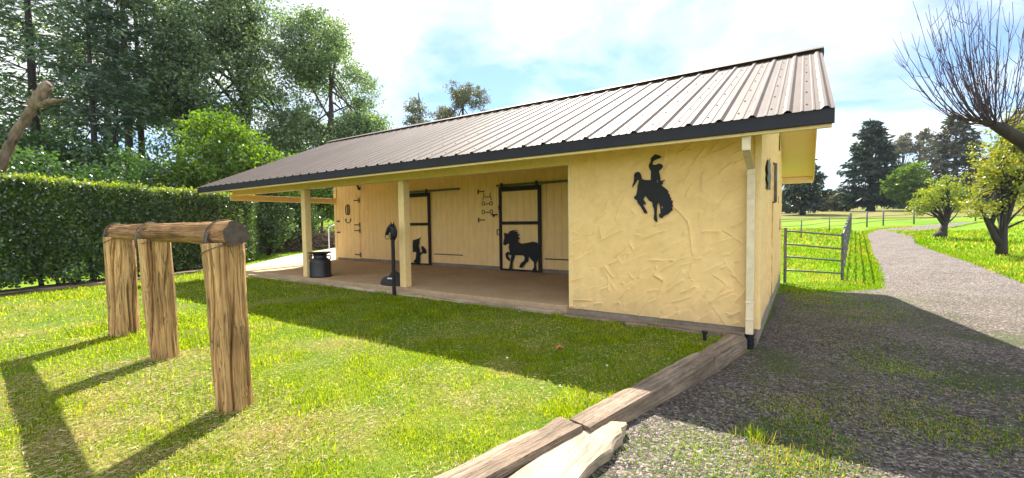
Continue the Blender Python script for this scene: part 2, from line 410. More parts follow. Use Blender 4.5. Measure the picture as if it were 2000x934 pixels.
# lawn: turf sheet in front of the porch
def tie_edge_x(y):     # lawn edge along the sleepers
    return np.interp(y, [-9, -4.24, -3.3, -2.75, -1.36, -.3, 1], [-1.95, -1.02, -.86, -.74, -.44, -.22, -.1])
ly = np.concatenate([np.arange(-9, -.2, .12), [-.2]])
def bed_edge_x(y): return np.interp(y, [-9, -4.4, -2.63, -.58, 1.02], [-12.7, -13.0, -13.4, -14.27, -14.78])
lt = np.linspace(0, 1, 140)
LX = bed_edge_x(ly)[:, None] * (1 - lt) + tie_edge_x(ly)[:, None] * lt
LY = np.repeat(ly[:, None], 140, 1)
LZ = .012 * (vnoise(np.stack([LX, LY, LX * 0], -1), 4, 2.2) - .5)
tag(grid_mesh('lawn', LX, LY, LZ, M['turf']), kind='structure')

# gravel yard running into the curving drive
SEC = [(-9, -2.1, 7.0), (-4.2, -.98, 6.4), (-1, -.22, 5.6), (-.05, .0, 5.3), (.02, .0, 5.25), (2, .03, 4.95), (4.7, .03, 4.75), (5.6, .9, 4.72), (6.76, 1.9, 4.7), (9.2, 2.14, 4.72), (13, 2.42, 4.8), (16.3, 2.66, 4.75), (19.9, 2.93, 4.8), (23.66, 3.24, 5.2), (26.9, 3.55, 5.78), (30, 4.05, 6.5)]
secs = [((l, y), (r, y)) for y, l, r in SEC] + [((4.82, 34.35), (7.02, 32.28)), ((6.35, 39.7), (9.0, 37.6)), ((8.31, 42.46), (10.6, 40.4)), ((10.68, 45.19), (12.6, 42.6)), ((14, 47.5), (16, 44.6)), ((24, 51), (25, 48.2))]
def resample(p, n):
    p = np.array(p, float); i = np.linspace(0, len(p) - 1, n)
    return np.stack([np.interp(i, range(len(p)), p[:, k]) for k in (0, 1)], 1)
nl = 420
PL = resample([a for a, b in secs], nl); PR = resample([b for a, b in secs], nl)
jl = (vnoise(np.stack([PL[:, 1], PL[:, 0], PL[:, 0] * 0], -1), 2, .45) - .5) * .14 * sstep(4.7, 6.5, PL[:, 1]); jr = (vnoise(np.stack([PR[:, 1], PR[:, 0], PR[:, 0] * 0], -1), 6, .45) - .5) * .14
PL[:, 0] += jl; PR[:, 0] += jr
tt = np.linspace(0, 1, 46)
DX = PL[:, :1] * (1 - tt) + PR[:, :1] * tt; DY = PL[:, 1:] * (1 - tt) + PR[:, 1:] * tt
DZ = terrain(DX, DY) + .014 + .02 * (vnoise(np.stack([DX, DY, DX * 0], -1), 12, .8) - .5) * np.minimum(1, np.minimum(tt, 1 - tt) * 8)
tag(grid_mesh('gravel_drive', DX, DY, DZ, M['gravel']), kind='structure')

# pale concrete walk beside the porch, and the planting bed under the hedge
MB().add([(x, y, .085) for x, y in ((-12.95, -.02), (-14.1, .72), (-16.7, 3.45), (-20.5, 8.5), (-17, 9.5), (-12.95, 4.6))] + [(x, y, -.1) for x, y in ((-12.95, -.02), (-14.1, .72), (-16.7, 3.45), (-20.5, 8.5), (-17, 9.5), (-12.95, 4.6))],
         [tuple(range(6))[::-1]] + [(i, (i + 1) % 6, (i + 1) % 6 + 6, i + 6) for i in range(6)]).build('path', M['paleconc'])['kind'] = 'structure'
by = np.linspace(-8, 1.0, 60); bt = np.linspace(0, 1, 14)
BX = bed_edge_x(by)[:, None] - bt * 1.5 - .02; BY = np.repeat(by[:, None], 14, 1) + bt * .25
tag(grid_mesh('planting_bed', BX, BY, .03 + .05 * vnoise(np.stack([BX, BY, BX * 0], -1), 9, 4) - .06 * bt ** 2, M['mulch']), kind='structure')

# ------------------------------------------------------------------ barn
B = thing('barn', 'long low cream stucco horse barn with a tan ribbed metal roof and open porch', 'barn', (-6.2, 3.37, -.14))
XL, XR, YE, ZE, YR, ZR, YB = -13.38, .668, -.711, 2.425, 3.37, 4.215, 7.455
SL = (ZR - ZE) / (YR - YE)
def zroof(y): return ZE + SL * (y - YE) if y <= YR else ZR - SL * (y - YR)

def stucco_h(w, h, step, seed, n, scale=1.0):
    r = np.random.default_rng(seed)
    nx, nz = int(w / step) + 1, int(h / step) + 1
    gx = np.linspace(0, w, nx); gz = np.linspace(0, h, nz)
    U, V = np.meshgrid(gx, gz); H = np.zeros_like(U)
    P0 = np.stack([U, V, U * 0], -1)
    wob = (vnoise(P0, seed, 5) - .5) * .03; wob2 = (vnoise(P0, seed + 1, 9) - .5) * .022
    for _ in range(n):
        cx, cz = r.uniform(-.1, w + .1), r.uniform(-.1, h + .1)
        a = math.radians(r.normal(42, 17) if r.random() < .8 else r.uniform(-20, 160))
        Ls, Ws = r.uniform(.16, .55) * scale, r.uniform(.08, .22) * scale
        du, dv = U - cx + wob, V - cz + wob2
        u = du * math.cos(a) + dv * math.sin(a); v = -du * math.sin(a) + dv * math.cos(a)
        bow = v + (u / Ls) ** 2 * Ws * r.uniform(-.22, .22)
        inside = (np.abs(u) < Ls / 2 * (1 - (bow / Ws) ** 2 * .8)) & (np.abs(bow) < Ws / 2)
        t = bow / Ws + .5
        new = .0008 + r.uniform(0, .0025) + t ** 5 * r.uniform(.005, .022)
        fade = np.clip(t / .35, 0, 1) * np.clip((Ls / 2 - np.abs(u)) / (.15 * Ls), 0, 1)
        H = np.where(inside, H * (1 - fade) + new * fade, H)
    H += .0006 * (vnoise(P0, seed + 3, 40) - .5)
    return gx, gz, H
ZW0 = .078
ztop = zroof(0) - .06
u, v, H = stucco_h(2.44, ztop - ZW0, .0075, 11, 470)
UX, UZ = np.meshgrid(u, v)
grid_mesh('front_wall', UX - 2.44, -.004 - H, UZ + ZW0, M['stucco'], B)
# gable wall: stucco field clipped to the roof slope
u, v, H = stucco_h(6.744, 4.2, .03, 12, 700, 1.3)
UY, UV = np.meshgrid(u, v)
lim = np.array([zroof(y) for y in u]) - .05
UZ2 = ZW0 + (UV / 4.2) * (lim[None] - ZW0)
grid_mesh('gable_wall', .004 + H, UY, UZ2, M['stucco'], B)
# the remaining walls
MB().box(-13.05, 0, 6.62, 6.744, ZW0, zroof(6.744) - .03).build('rear_wall', M['stall'], B)
m = MB(); ys = [3.26, YR, 6.62]
m.add([(-13.05, y, z) for y in ys for z in (ZW0, zroof(y) - .05)] + [(-12.95, y, z) for y in ys for z in (ZW0, zroof(y) - .05)],
      [(0, 1, 3, 2), (2, 3, 5, 4), (6, 8, 9, 7), (8, 10, 11, 9), (0, 6, 7, 1), (4, 5, 11, 10)])
m.build('end_wall', M['stall'], B)
MB().box(-2.44, -2.34, .006, 3.24, ZW0, 2.55).build('tack_room_wall', M['stall'], B)
# grooved panel wall at the back of the porch
def grooved(x0, x1, y, z0, z1, pitch=.2, phase=0.0, gw=.011, gd=.008, th=.03):
    m = MB(); xs = [x0]
    x = x0 + pitch * (1 - phase)
    prof = [(x0, y)]
    while x < x1 - gw:
        prof += [(x - gw / 2, y), (x - gw / 2 + .002, y + gd), (x + gw / 2 - .002, y + gd), (x + gw / 2, y)]; x += pitch
    prof += [(x1, y), (x1, y + th), (x0, y + th)]
    n = len(prof)
    m.add([(a, b, z0) for a, b in prof] + [(a, b, z1) for a, b in prof], [(i, (i + 1) % n, (i + 1) % n + n, i + n) for i in range(n)])
    return m
grooved(-13.05, -2.44, 3.244, .215, 4.12, .2).build('porch_back_wall', M['stall'], B)
MB().box(-13.04, -2.44, 3.232, 3.28, .118, .212).build('sill_board', M['found'], B)
MB().box(-13.07, -12.93, 3.215, 3.262, .12, 2.62).build('corner_post', M['cream'], B)
# concrete under everything
MB().box(-13.1, -2.47, -.09, 3.236, -.2, .121).box(-13.1, -.012, 3.24, 6.73, -.2, .076).build('porch_slab', M['concrete'], B, bevel=.012)
MB().box(-2.47, -.012, .008, 3.22, -.3, .074).box(-.2, -.004, .012, 6.73, -.4, .0765).build('foundation', M['found'], B)
for xx in (-4.6, -7.4, -10.3):
    MB().box(xx - .006, xx + .006, -.08, 3.2, .1195, .1225).build('expansion_joint', M['found'], B)
# beam, posts
MB().box(-13.02, -2.452, -.02, .115, 2.205, zroof(.05) - .06).build('front_beam', M['cream'], B, bevel=.006)
MB().box(-13.09, -12.96, -.06, 6.7, 2.07, 2.235).build('end_beam', M['cream'], B, bevel=.006)
for px in (-9.454, -6.052):
    MB().box(px - .08, px + .08, -.03, .125, .121, 2.2).build('post', M['cream'], B, bevel=.008)
m = MB(); m.box(-2.462, -2.40, -.012, .1, ZW0 - .002, 2.5); m.build('edge_trim', M['cream'], B, bevel=.005)
m = MB(); m.box(-.012, .03, -.03, .085, ZW0 - .002, zroof(0) - .06).box(-.04, .028, -.028, -.012, ZW0 - .002, zroof(0) - .07); m.build('corner_board', M['cream'], B, bevel=.004)

# roof: ribbed sheet, deck, soffits
def rib_profile(x0, x1, pitch=.305):
    P = []
    x = x1 - .03
    while x > x0:
        for dx, dz in ((0, 0), (-.028, .026), (-.054, .026), (-.082, 0), (-.118, 0), (-.124, .006), (-.140, .006), (-.146, 0), (-.212, 0), (-.218, .006), (-.234, .006), (-.240, 0)):
            if x + dx > x0: P.append((x + dx, dz))
        x -= pitch
    return [(x1, 0)] + P + [(x0, 0)]
prof = rib_profile(XL, XR)
def slope_sheet(ya, yb, lift=.028):
    n = len(prof); ss = np.linspace(0, 1, 7); vs = []
    nz = math.cos(math.atan(SL)); ny = -math.sin(math.atan(SL)) if yb > ya else math.sin(math.atan(SL))
    for s in ss:
        y = ya + (yb - ya) * s
        for x, h in prof:
            vs.append((x, y + ny * (h + lift), zroof(y) + nz * (h + lift) - lift))
    fs = [(i * n + k, i * n + k + 1, (i + 1) * n + k + 1, (i + 1) * n + k) for i in range(6) for k in range(n - 1)]
    return vs, fs
m = MB(); m.add(*slope_sheet(YE - .035, YR - .03))
nz, ny = math.cos(math.atan(SL)), -math.sin(math.atan(SL))
# screw heads in rows across the sheet
for yy in (-.5, .1, .75, 1.4, 2.05, 2.7, 3.1):
    for i in range(46):
        for dx in (-.075, -.19):
            xx = XR - .03 - .305 * i + dx
            cz = zroof(yy)
            m.box(xx - .008, xx + .008, yy - .010, yy + .008, cz + .002, cz + .011)
rf = m.build('roof_sheet', M['roof'], B)
rf.data.materials.append(M['found'])
for p in rf.data.polygons:
    if p.area < 4e-4: p.material_index = 1
m = MB(); m.add(*slope_sheet(YB + .035, YR + .03)); m.build('roof_sheet', M['roof'], B)
# ridge cap
m = MB(); e = .19
for sg in (-1, 1):
    y0, y1 = YR, YR + sg * e
    z0, z1 = ZR + .075, ZR + .075 - SL * e
    m.hexa([(XL - .02, y0, z0 - .004), (XR + .03, y0, z0 - .004), (XR + .03, y1, z1 - .004), (XL - .02, y1, z1 - .004), (XL - .02, y0, z0), (XR + .03, y0, z0), (XR + .03, y1, z1), (XL - .02, y1, z1)])
m.build('ridge_cap', M['roof'], B)
m = MB(); m.hexa([(XR - .02, YR - .19, ZR - .09), (XR + .03, YR - .19, ZR - .09), (XR + .03, YR + .19, ZR - .09), (XR - .02, YR + .19, ZR - .09), (XR - .02, YR - .19, ZR - .025), (XR + .028, YR - .19, ZR - .025), (XR + .028, YR + .19, ZR - .025), (XR - .02, YR + .19, ZR - .025)])
m.build('ridge_end_cap', M['fascia'], B)
# deck (its underside is the painted soffit)
m = MB()
for ya, yb in ((YE + .02, YR), (YR, YB - .02)):
    za, zb = zroof(ya) - .012, zroof(yb) - .012
    m.hexa([(XL + .03, ya, za - .022), (XR - .03, ya, za - .022), (XR - .03, yb, zb - .022), (XL + .03, yb, zb - .022), (XL + .03, ya, za), (XR - .03, ya, za), (XR - .03, yb, zb), (XL + .03, yb, zb)])
m.build('soffit', M['soffit'], B)
# eave fascia (dark) with pale sub-fascia lip, rake boards
for ys_, sg in ((YE, -1), (YB, 1)):
    MB().box(XL + .002, XR - .002, min(ys_, ys_ + sg * .03) , max(ys_, ys_ + sg * .03), ZE - .155, ZE - .008).build('eave_fascia', M['fascia'], B, bevel=.006)
    ya = ys_ - sg * .045
    MB().box(XL + .02, XR - .02, min(ys_ - sg * .003, ya), max(ys_ - sg * .003, ya), ZE - .185, ZE - .03).build('fascia_board', M['cream'], B, bevel=.004)
for x0, x1 in ((XR - .028, XR - .004), (XL + .004, XL + .028)):
    m = MB()
    for ya, yb in ((YE + .05, YR), (YR, YB - .05)):
        za, zb = zroof(ya) - .004, zroof(yb) - .004
        m.hexa([(x0, ya, za - .15), (x1, ya, za - .15), (x1, yb, zb - .15), (x0, yb, zb - .15), (x0, ya, za), (x1, ya, za), (x1, yb, zb), (x0, yb, zb)])
    m.build('rake_board', M['cream'], B)
# gutter spout and downspout
ds = MB()
ds.hexa([(-.112, -.66, 2.10), (-.034, -.66, 2.10), (-.034, -.58, 2.08), (-.112, -.58, 2.08), (-.112, -.665, 2.262), (-.034, -.665, 2.262), (-.034, -.585, 2.262), (-.112, -.585, 2.262)])
ds.hexa([(-.112, -.115, 1.96), (-.034, -.115, 1.96), (-.034, -.04, 1.93), (-.112, -.04, 1.93), (-.112, -.655, 2.112), (-.034, -.655, 2.112), (-.034, -.58, 2.082), (-.112, -.58, 2.082)])
ds.box(-.113, -.033, -.115, -.036, .42, 1.962)
ds.hexa([(-.113, -.15, .02), (-.033, -.15, .02), (-.033, -.07, .02), (-.113, -.07, .02), (-.113, -.115, .42), (-.033, -.115, .42), (-.033, -.038, .42), (-.113, -.038, .42)])
dso = ds.build('downspout', M['trim'], B, bevel=.01)
for z_ in (1.9, 1.62, .4, .2):
    yo = -.118 if z_ > .42 else -.118 - (.42 - z_) * .0875 - .002
    MB().box(-.117, -.029, yo - .002, yo + .082, z_ - .011, z_ + .011).build('strap', M['trim'], dso, bevel=.003)
m = MB()
for i in range(7):
    m.tube([(-.073, -.12, .035 - i * .026), (-.073, -.12, .021 - i * .026)], .058 if i % 2 == 0 else .051, 18)
m.tube([(-.073, -.12, .03), (-.073, -.12, -.18)], .048, 18)
m.build('drain_boot', M['black'], B)

# doors of the porch wall ------------------------------------------------
YW = 3.244
def stall_door(x0, x1, z0, z1, zm, sil, sname, rail, guide):
    yf = YW - .085
    d = MB(); w = .085
    fr = MB()
    fr.box(x0, x0 + w * .8, yf, yf + .045, z0, z1).box(x1 - w, x1, yf, yf + .045, z0, z1)
    fr.box(x0 + w * .8, x1 - w, yf + .001, yf + .044, z1 - .115, z1).box(x0 + w * .8, x1 - w, yf + .001, yf + .044, zm - .04, zm + .04).box(x0 + w * .8, x1 - w, yf + .001, yf + .044, z0, z0 + .035)
    door = grooved(x0 + .01, x1 - .01, yf + .047, z0 + .01, z1 - .01, .2, .4, th=.02).build('sliding_door', M['stall'], B)
    fr.build('frame', M['black'], door, bevel=.004)
    MB().plate([sil], yf + .002, .008).build(sname, M['black'], door)
    MB().tube([(x0 + .02, yf - .006, zm - .16), (x0 - .04, yf - .03, zm - .17), (x0 - .04, yf - .03, zm - .29), (x0 + .02, yf - .006, zm - .30)], .014, 8).build('handle', M['black'], door, 1)
    MB().tube([(x0 + .03, yf, zm + .36), (x0 + .03, yf - .03, zm + .36), (x0 + .03, yf - .035, zm + .44)], .018, 8).box(x0 + .005, x0 + .06, yf - .012, yf, zm + .33, zm + .47).build('latch', M['black'], door)
    MB().box(rail[0], rail[1], yf - .01, yf + .05, z1 + .015, z1 + .068).build('track', M['galv'], B, bevel=.006)
    for hx in (x0 + .1, x1 - .1):
        MB().box(hx - .03, hx + .03, yf - .016, yf - .002, z1 - .06, z1 + .1).build('hanger', M['black'], door)
    MB().box(guide[0], guide[1], YW - .03, YW - .001, .45, .475).build('guide_bar', M['iron'], B)
HORSE = [(-5.88, .795), (-5.869, .879), (-5.842, .963), (-5.855, 1.088), (-5.714, 1.068), (-5.688, 1.122), (-5.588, 1.151), (-5.44, 1.159), (-5.539, 1.122), (-5.392, 1.11), (-5.476, 1.081), (-5.359, 1.041), (-5.442, 1.008), (-5.371, .947), (-5.429, .918), (-5.411, .853), (-5.324, .822), (-5.133, .85), (-4.992, .876), (-4.876, .854), (-4.835, .776), (-4.828, .618), (-4.838, .498), (-4.868, .417), (-4.92, .335), (-4.908, .215), (-4.886, .157), (-5.049, .148), (-4.977, .252), (-4.975, .372), (-5.045, .43), (-5.114, .508), (-5.139, .386), (-5.211, .342), (-5.285, .257), (-5.333, .214), (-5.406, .231), (-5.356, .336), (-5.258, .401), (-5.233, .483), (-5.28, .53), (-5.524, .53), (-5.55, .451), (-5.601, .346), (-5.619, .179), (-5.729, .152), (-5.687, .259), (-5.665, .376), (-5.633, .518), (-5.703, .541), (-5.743, .506), (-5.665, .413), (-5.686, .367), (-5.775, .422), (-5.814, .495), (-5.813, .567), (-5.747, .61), (-5.682, .591), (-5.71, .715), (-5.693, .819), (-5.769, .797), (-5.82, .767)]
KID = [(-9.153, .855), (-8.945, .892), (-8.828, .942), (-8.892, .845), (-8.895, .772), (-8.931, .699), (-8.887, .603), (-8.869, .507), (-8.83, .479), (-8.773, .548), (-8.818, .644), (-8.755, .693), (-8.703, .656), (-8.639, .586), (-8.601, .506), (-8.642, .466), (-8.735, .482), (-8.804, .451), (-8.873, .401), (-8.87, .265), (-8.893, .182), (-9.037, .166), (-9.154, .21), (-9.047, .307), (-9.02, .503), (-9.158, .499), (-9.167, .645)]
stall_door(-9.56, -8.44, .145, 2.235, 1.325, KID, 'kneeling_child_cutout', (-9.6, -7.33), (-8.36, -7.3))
stall_door(-6.0, -4.77, .14, 2.245, 1.333, HORSE, 'prancing_horse_cutout', (-6.07, -2.5), (-4.7, -3.9))
# dutch door
dd = grooved(-12.93, -11.72, YW - .017, .2, 1.212, .2, .3, th=.016).build('dutch_door', M['stall'], B)
du = grooved(-12.93, -11.72, YW - .017, 1.232, 2.24, .2, .3, th=.016).build('dutch_door', M['stall'], B)
for zz, pa in ((2.13, du), (1.32, du), (1.13, dd), (.33, dd)):
    MB().box(-11.725, -11.675, YW - .028, YW - .018, zz - .075, zz + .075).box(-11.98, -11.72, YW - .028, YW - .018, zz - .018, zz + .018).build('strap_hinge', M['iron'], pa)
for zz, pa in ((1.45, du), (1.07, dd)):
    MB().box(-12.91, -12.77, YW - .05, YW - .018, zz - .022, zz + .022).tube([(-12.85, YW - .05, zz), (-12.85, YW - .09, zz - .02)], .016, 8).build('latch', M['iron'], pa)
# feed hatch between the doors
hd = grooved(-6.71, -6.12, YW - .013, 1.355, 2.275, .2, .6, th=.012).build('feed_hatch', M['stall'], B)
for zz in (2.17, 1.42):
    MB().box(-6.73, -6.685, YW - .024, YW - .014, zz - .06, zz + .06).box(-6.69, -6.5, YW - .024, YW - .014, zz - .015, zz + .015).build('strap_hinge', M['iron'], hd)
MB().box(-6.27, -6.09, YW - .04, YW - .014, 1.535, 1.565).tube([(-6.18, YW - .04, 1.55), (-6.18, YW - .08, 1.50)], .02, 8).build('latch', M['black'], hd)
# side of the gable: door outline, pull, hinges
sd = MB().box(.012, .032, 2.62, 4.62, .1, 2.3).build('side_door', M['stucco'], B, bevel=.004)
MB().box(.031, .036, 4.18, 4.26, 1.66, 1.8).build('strap_hinge', M['black'], sd)
MB().tube([(.03, 2.22, 2.24), (.07, 2.22, 2.24), (.07, 2.22, 1.63), (.03, 2.22, 1.63)], .022, 8).build('pull_bar', M['galv'], B, 1)
MB().box(.012, .024, 4.8, 4.92, 2.78, 3.18).build('gable_vent', M['black'], B)
MB().box(.012, .022, 5.55, 5.62, 1.1, 1.35).build('siding_gap', M['black'], B)
MB().box(-11.70, -11.64, YW - .06, YW - .002, 2.47, 2.56).tube([(-11.66, YW - .05, 2.5), (-11.45, YW - .28, 2.68)], .035, 8).build('floodlight_bracket', M['black'], B)

# ------------------------------------------------------------------ cut-out metal art and tack hung on the walls
RID = [(-1.494, 1.811), (-1.482, 1.87), (-1.47, 1.893), (-1.464, 1.946), (-1.466, 1.981), (-1.452, 2.015), (-1.416, 2.03), (-1.386, 2.017), (-1.369, 1.98), (-1.357, 1.927), (-1.31, 1.91), (-1.241, 1.906), (-1.239, 2.021), (-1.264, 2.065), (-1.268, 2.106), (-1.252, 2.134), (-1.241, 2.161), (-1.244, 2.187), (-1.229, 2.206), (-1.207, 2.221), (-1.19, 2.239), (-1.156, 2.231), (-1.111, 2.207), (-1.107, 2.189), (-1.144, 2.178), (-1.189, 2.163), (-1.212, 2.147), (-1.22, 2.119), (-1.207, 2.101), (-1.178, 2.101), (-1.159, 2.106), (-1.133, 2.116), (-1.094, 2.097), (-1.083, 2.074), (-1.099, 2.047), (-1.127, 2.026), (-1.136, 2.013), (-1.122, 1.957), (-1.114, 1.888), (-1.082, 1.889), (-1.066, 1.902), (-1.06, 1.891), (-1.082, 1.875), (-1.085, 1.847), (-1.105, 1.836), (-1.077, 1.806), (-1.038, 1.776), (-1.016, 1.747), (-1.016, 1.724), (-.994, 1.695), (-.999, 1.678), (-.977, 1.654), (-.983, 1.632), (-.959, 1.625), (-.966, 1.575), (-.955, 1.563), (-.971, 1.541), (-.96, 1.501), (-.982, 1.49), (-1.015, 1.457), (-1.071, 1.43), (-1.093, 1.401), (-1.127, 1.408), (-1.132, 1.431), (-1.14, 1.448), (-1.116, 1.465), (-1.118, 1.511), (-1.127, 1.569), (-1.129, 1.597), (-1.144, 1.601), (-1.159, 1.581), (-1.161, 1.512), (-1.163, 1.431), (-1.152, 1.35), (-1.189, 1.365), (-1.204, 1.397), (-1.195, 1.467), (-1.201, 1.525), (-1.218, 1.571), (-1.22, 1.612), (-1.258, 1.631), (-1.281, 1.661), (-1.31, 1.703), (-1.328, 1.68), (-1.34, 1.651), (-1.31, 1.615), (-1.308, 1.586), (-1.34, 1.587), (-1.346, 1.593), (-1.316, 1.539), (-1.293, 1.498), (-1.285, 1.466), (-1.328, 1.472), (-1.352, 1.517), (-1.381, 1.57), (-1.417, 1.613), (-1.423, 1.643), (-1.464, 1.674), (-1.462, 1.697), (-1.434, 1.72), (-1.422, 1.79), (-1.416, 1.848), (-1.404, 1.883), (-1.398, 1.918), (-1.416, 1.919), (-1.44, 1.885), (-1.464, 1.851), (-1.482, 1.828)]
H1 = [(-1.161, 1.897), (-1.152, 1.902), (-1.146, 1.885), (-1.152, 1.862), (-1.16, 1.868)]; H2 = [(-1.104, 1.551), (-1.095, 1.568), (-1.084, 1.544), (-1.093, 1.522)]
tag(MB().plate([RID, H1, H2], -.03, .006).build('bucking_horse_cutout', M['black']), 'black metal cutout of a cowboy waving his hat on a bucking horse', 'wall art')
GAB = [(1.106, 2.176), (1.37, 2.23), (1.457, 2.187), (1.62, 2.17), (1.559, 2.074), (1.714, 2.002), (1.518, 1.875), (1.615, 1.794), (1.282, 1.78), (.94, 1.784), (1.06, 1.858), (.855, 1.91), (1.037, 1.99), (.896, 2.044), (1.0, 2.113)]
tag(MB().plate([GAB], .03, .006, 'x').build('ragged_cutout', M['galv']), 'grey ragged metal cutout hung on the gable side wall beside a pull bar', 'wall art')
def snaffle(x, z, s, name, label, tilt=0.0, kind=0):
    m = MB(); y = YW - .03
    pt = lambda a, b: (x + (a * math.cos(tilt) - b * math.sin(tilt)) * s, y, z + (a * math.sin(tilt) + b * math.cos(tilt)) * s)
    for sg in (-1, 1):
        if kind == 0: m.tube([pt(sg * .13 + .045 * math.cos(w) , .055 * math.sin(w)) for w in np.linspace(0, 2 * PI, 15)], .009 * s, 6)
        else: m.tube([pt(sg * .12, .10), pt(sg * .10, .03), pt(sg * .12, -.02), pt(sg * .15, -.10)], .009 * s, 6)
    m.tube([pt(-.09, 0), pt(-.02, -.018), pt(0, 0), pt(.02, -.018), pt(.09, 0)], .010 * s, 6)
    tag(m.build(name, M['iron'], None, 1), label, 'horse bit', 'horse bits hung on the feed hatch')
snaffle(-6.41, 2.03, .95, 'curb_bit', 'rusty shanked curb bit, topmost of the three bits on the feed hatch', 0, 1)
snaffle(-6.41, 1.85, .95, 'snaffle_bit', 'rusty ring snaffle bit, middle one of three hung on the feed hatch')
snaffle(-6.41, 1.63, 1.0, 'snaffle_bit', 'rusty ring snaffle bit hung lowest of three, just above the hatch latch')
m = MB(); cx, cz = -12.29, 1.83
for dx in (-.055, .035):
    m.tube([(cx + dx + (.07 if dx < 0 else .055) * math.sin(w), YW - .035, cz + .17 * math.cos(w)) for w in np.linspace(PI * .08, PI * 1.92, 18)], .014, 6)
tag(m.build('hanging_horseshoes', M['iron'], None, 1).__class__ and bpy.data.objects['hanging_horseshoes'], 'rusty iron horseshoe ring hung on the upper dutch door', 'horseshoe')
bpy.data.objects['hanging_horseshoes'].name = 'horseshoe'
m = MB(); cz = 1.48
m.tube([(cx + .13 * math.sin(w), YW - .035, cz - .02 - .07 * math.cos(w)) for w in np.linspace(-PI * .62, PI * .62, 14)], .013, 6)
for sg in (-1, 1): m.tube([(cx + sg * .13 + .03 * math.cos(w), YW - .035, cz + .02 + .03 * math.sin(w)) for w in np.linspace(0, 2 * PI, 10)], .009, 6)
tag(m.build('mullen_bit', M['iron'], None, 1), 'curved iron bit hung below the horseshoe on the dutch door', 'horse bit')

# ------------------------------------------------------------------ hitching rail of logs
HR = thing('hitching_rail', 'weathered log hitching rail on three thick leaning posts in the lawn', 'hitching rail', (-4.95, -4.1, 0))
def log_mesh(h, r0, r1, seed, cracks, n=200, rows=90, twist=.38):
    r = np.random.default_rng(seed)
    th = np.linspace(0, 2 * PI, n, endpoint=False); zz = np.linspace(0, h, rows)
    T_, Z_ = np.meshgrid(th, zz)
    P = np.stack([np.cos(T_) * 1.2, np.sin(T_) * 1.2, Z_ * .8], -1)
    rad = r0 + (r1 - r0) * (Z_ / h) + (vnoise(P, seed, 2) - .5) * .035 + (vnoise(P * (5, 5, .8), seed + 5, 2) - .5) * .010
    for k in range(cracks):
        t0 = r.uniform(0, 2 * PI); z0 = r.uniform(-.5, h * .55); z1 = z0 + r.uniform(.5, 1.5) * min(h, 1.4); wd = r.uniform(.028, .075); dp = r.uniform(.018, .06)
        c = t0 + twist * (Z_ - z0) + .12 * np.sin(Z_ * 5 + k)
        dlt = (T_ - c + PI) % (2 * PI) - PI
        rad -= dp * np.exp(-(dlt / wd) ** 2) * sstep(z0, z0 + .2, Z_) * (1 - sstep(z1 - .2, z1, Z_))
    for k in range(5):
        t0, zk, kr = r.uniform(0, 2 * PI), r.uniform(.15, h - .1), r.uniform(.02, .04)
        dd = np.hypot(((T_ - t0 + PI) % (2 * PI) - PI) * r0, Z_ - zk)
        rad += .012 * np.exp(-(dd / (kr * 1.3)) ** 2) - .022 * np.exp(-(dd / (kr * .45)) ** 2)
    rad *= 1 + .02 * np.sin(T_ * 3 + seed) + .015 * np.sin(T_ * 5 + Z_ * 2 + seed * 2)
    m = MB()
    V = np.stack([rad * np.cos(T_), rad * np.sin(T_), Z_], -1).reshape(-1, 3)
    fs = [(i * n + k, i * n + (k + 1) % n, (i + 1) * n + (k + 1) % n, (i + 1) * n + k) for i in range(rows - 1) for k in range(n)]
    m.add(V, fs)
    return m, n, rows
def put(m, name, mat, parent, loc, zdir, spin=0.0, ends=None):
    me = bpy.data.meshes.new(name); me.from_pydata(m.v, [], m.f); me.materials.append(mat)
    if ends:
        me.materials.append(ends)
    for p in me.polygons:
        p.use_smooth = len(p.vertices) == 4
        if ends and len(p.vertices) > 4: p.material_index = 1
    o = bpy.data.objects.new(name, me); link(o, parent)
    o.location = Vector(loc) - root_org(parent)
    q = Vector(zdir).to_track_quat('Z', 'Y') @ Quaternion((0, 0, 1), spin)
    o.rotation_mode = 'QUATERNION'; o.rotation_quaternion = q
    ORG[o.name] = root_org(parent)
    return o
for (bx, by_), (tx, ty), r0, r1, sd, sp in (((-6.826, -4.024), (-6.89, -4.004), .152, .150, 21, 2.0), ((-5.16, -4.124), (-5.26, -4.127), .120, .140, 22, .6), ((-3.155, -4.312), (-3.237, -4.303), .119, .143, 23, 4.0)):
    m, n, rows = log_mesh(1.36, r0, r1, sd, 16)
    m.f += [tuple((rows - 1) * n + k for k in range(n)), tuple(range(n))[::-1]]
    put(m, 'post', M['log'], HR, (bx, by_, -.1), (tx - bx, ty - by_, 1.27), sp, M['logend'])
ra, rb = Vector((-7.06, -4.02, 1.325)), Vector((-3.04, -4.30, 1.33))
m, n, rows = log_mesh((rb - ra).length,   .080, .090, 31, 12, 130, 90, .1)
m.f += [tuple((rows - 1) * n + k for k in range(n)), tuple(range(n))[::-1]]
put(m, 'top_rail', M['rail'], HR, ra, rb - ra, 1.0, M['logend'])
ax = (rb - ra).normalized(); side = ax.cross(Vector((0, 0, 1))).normalized()
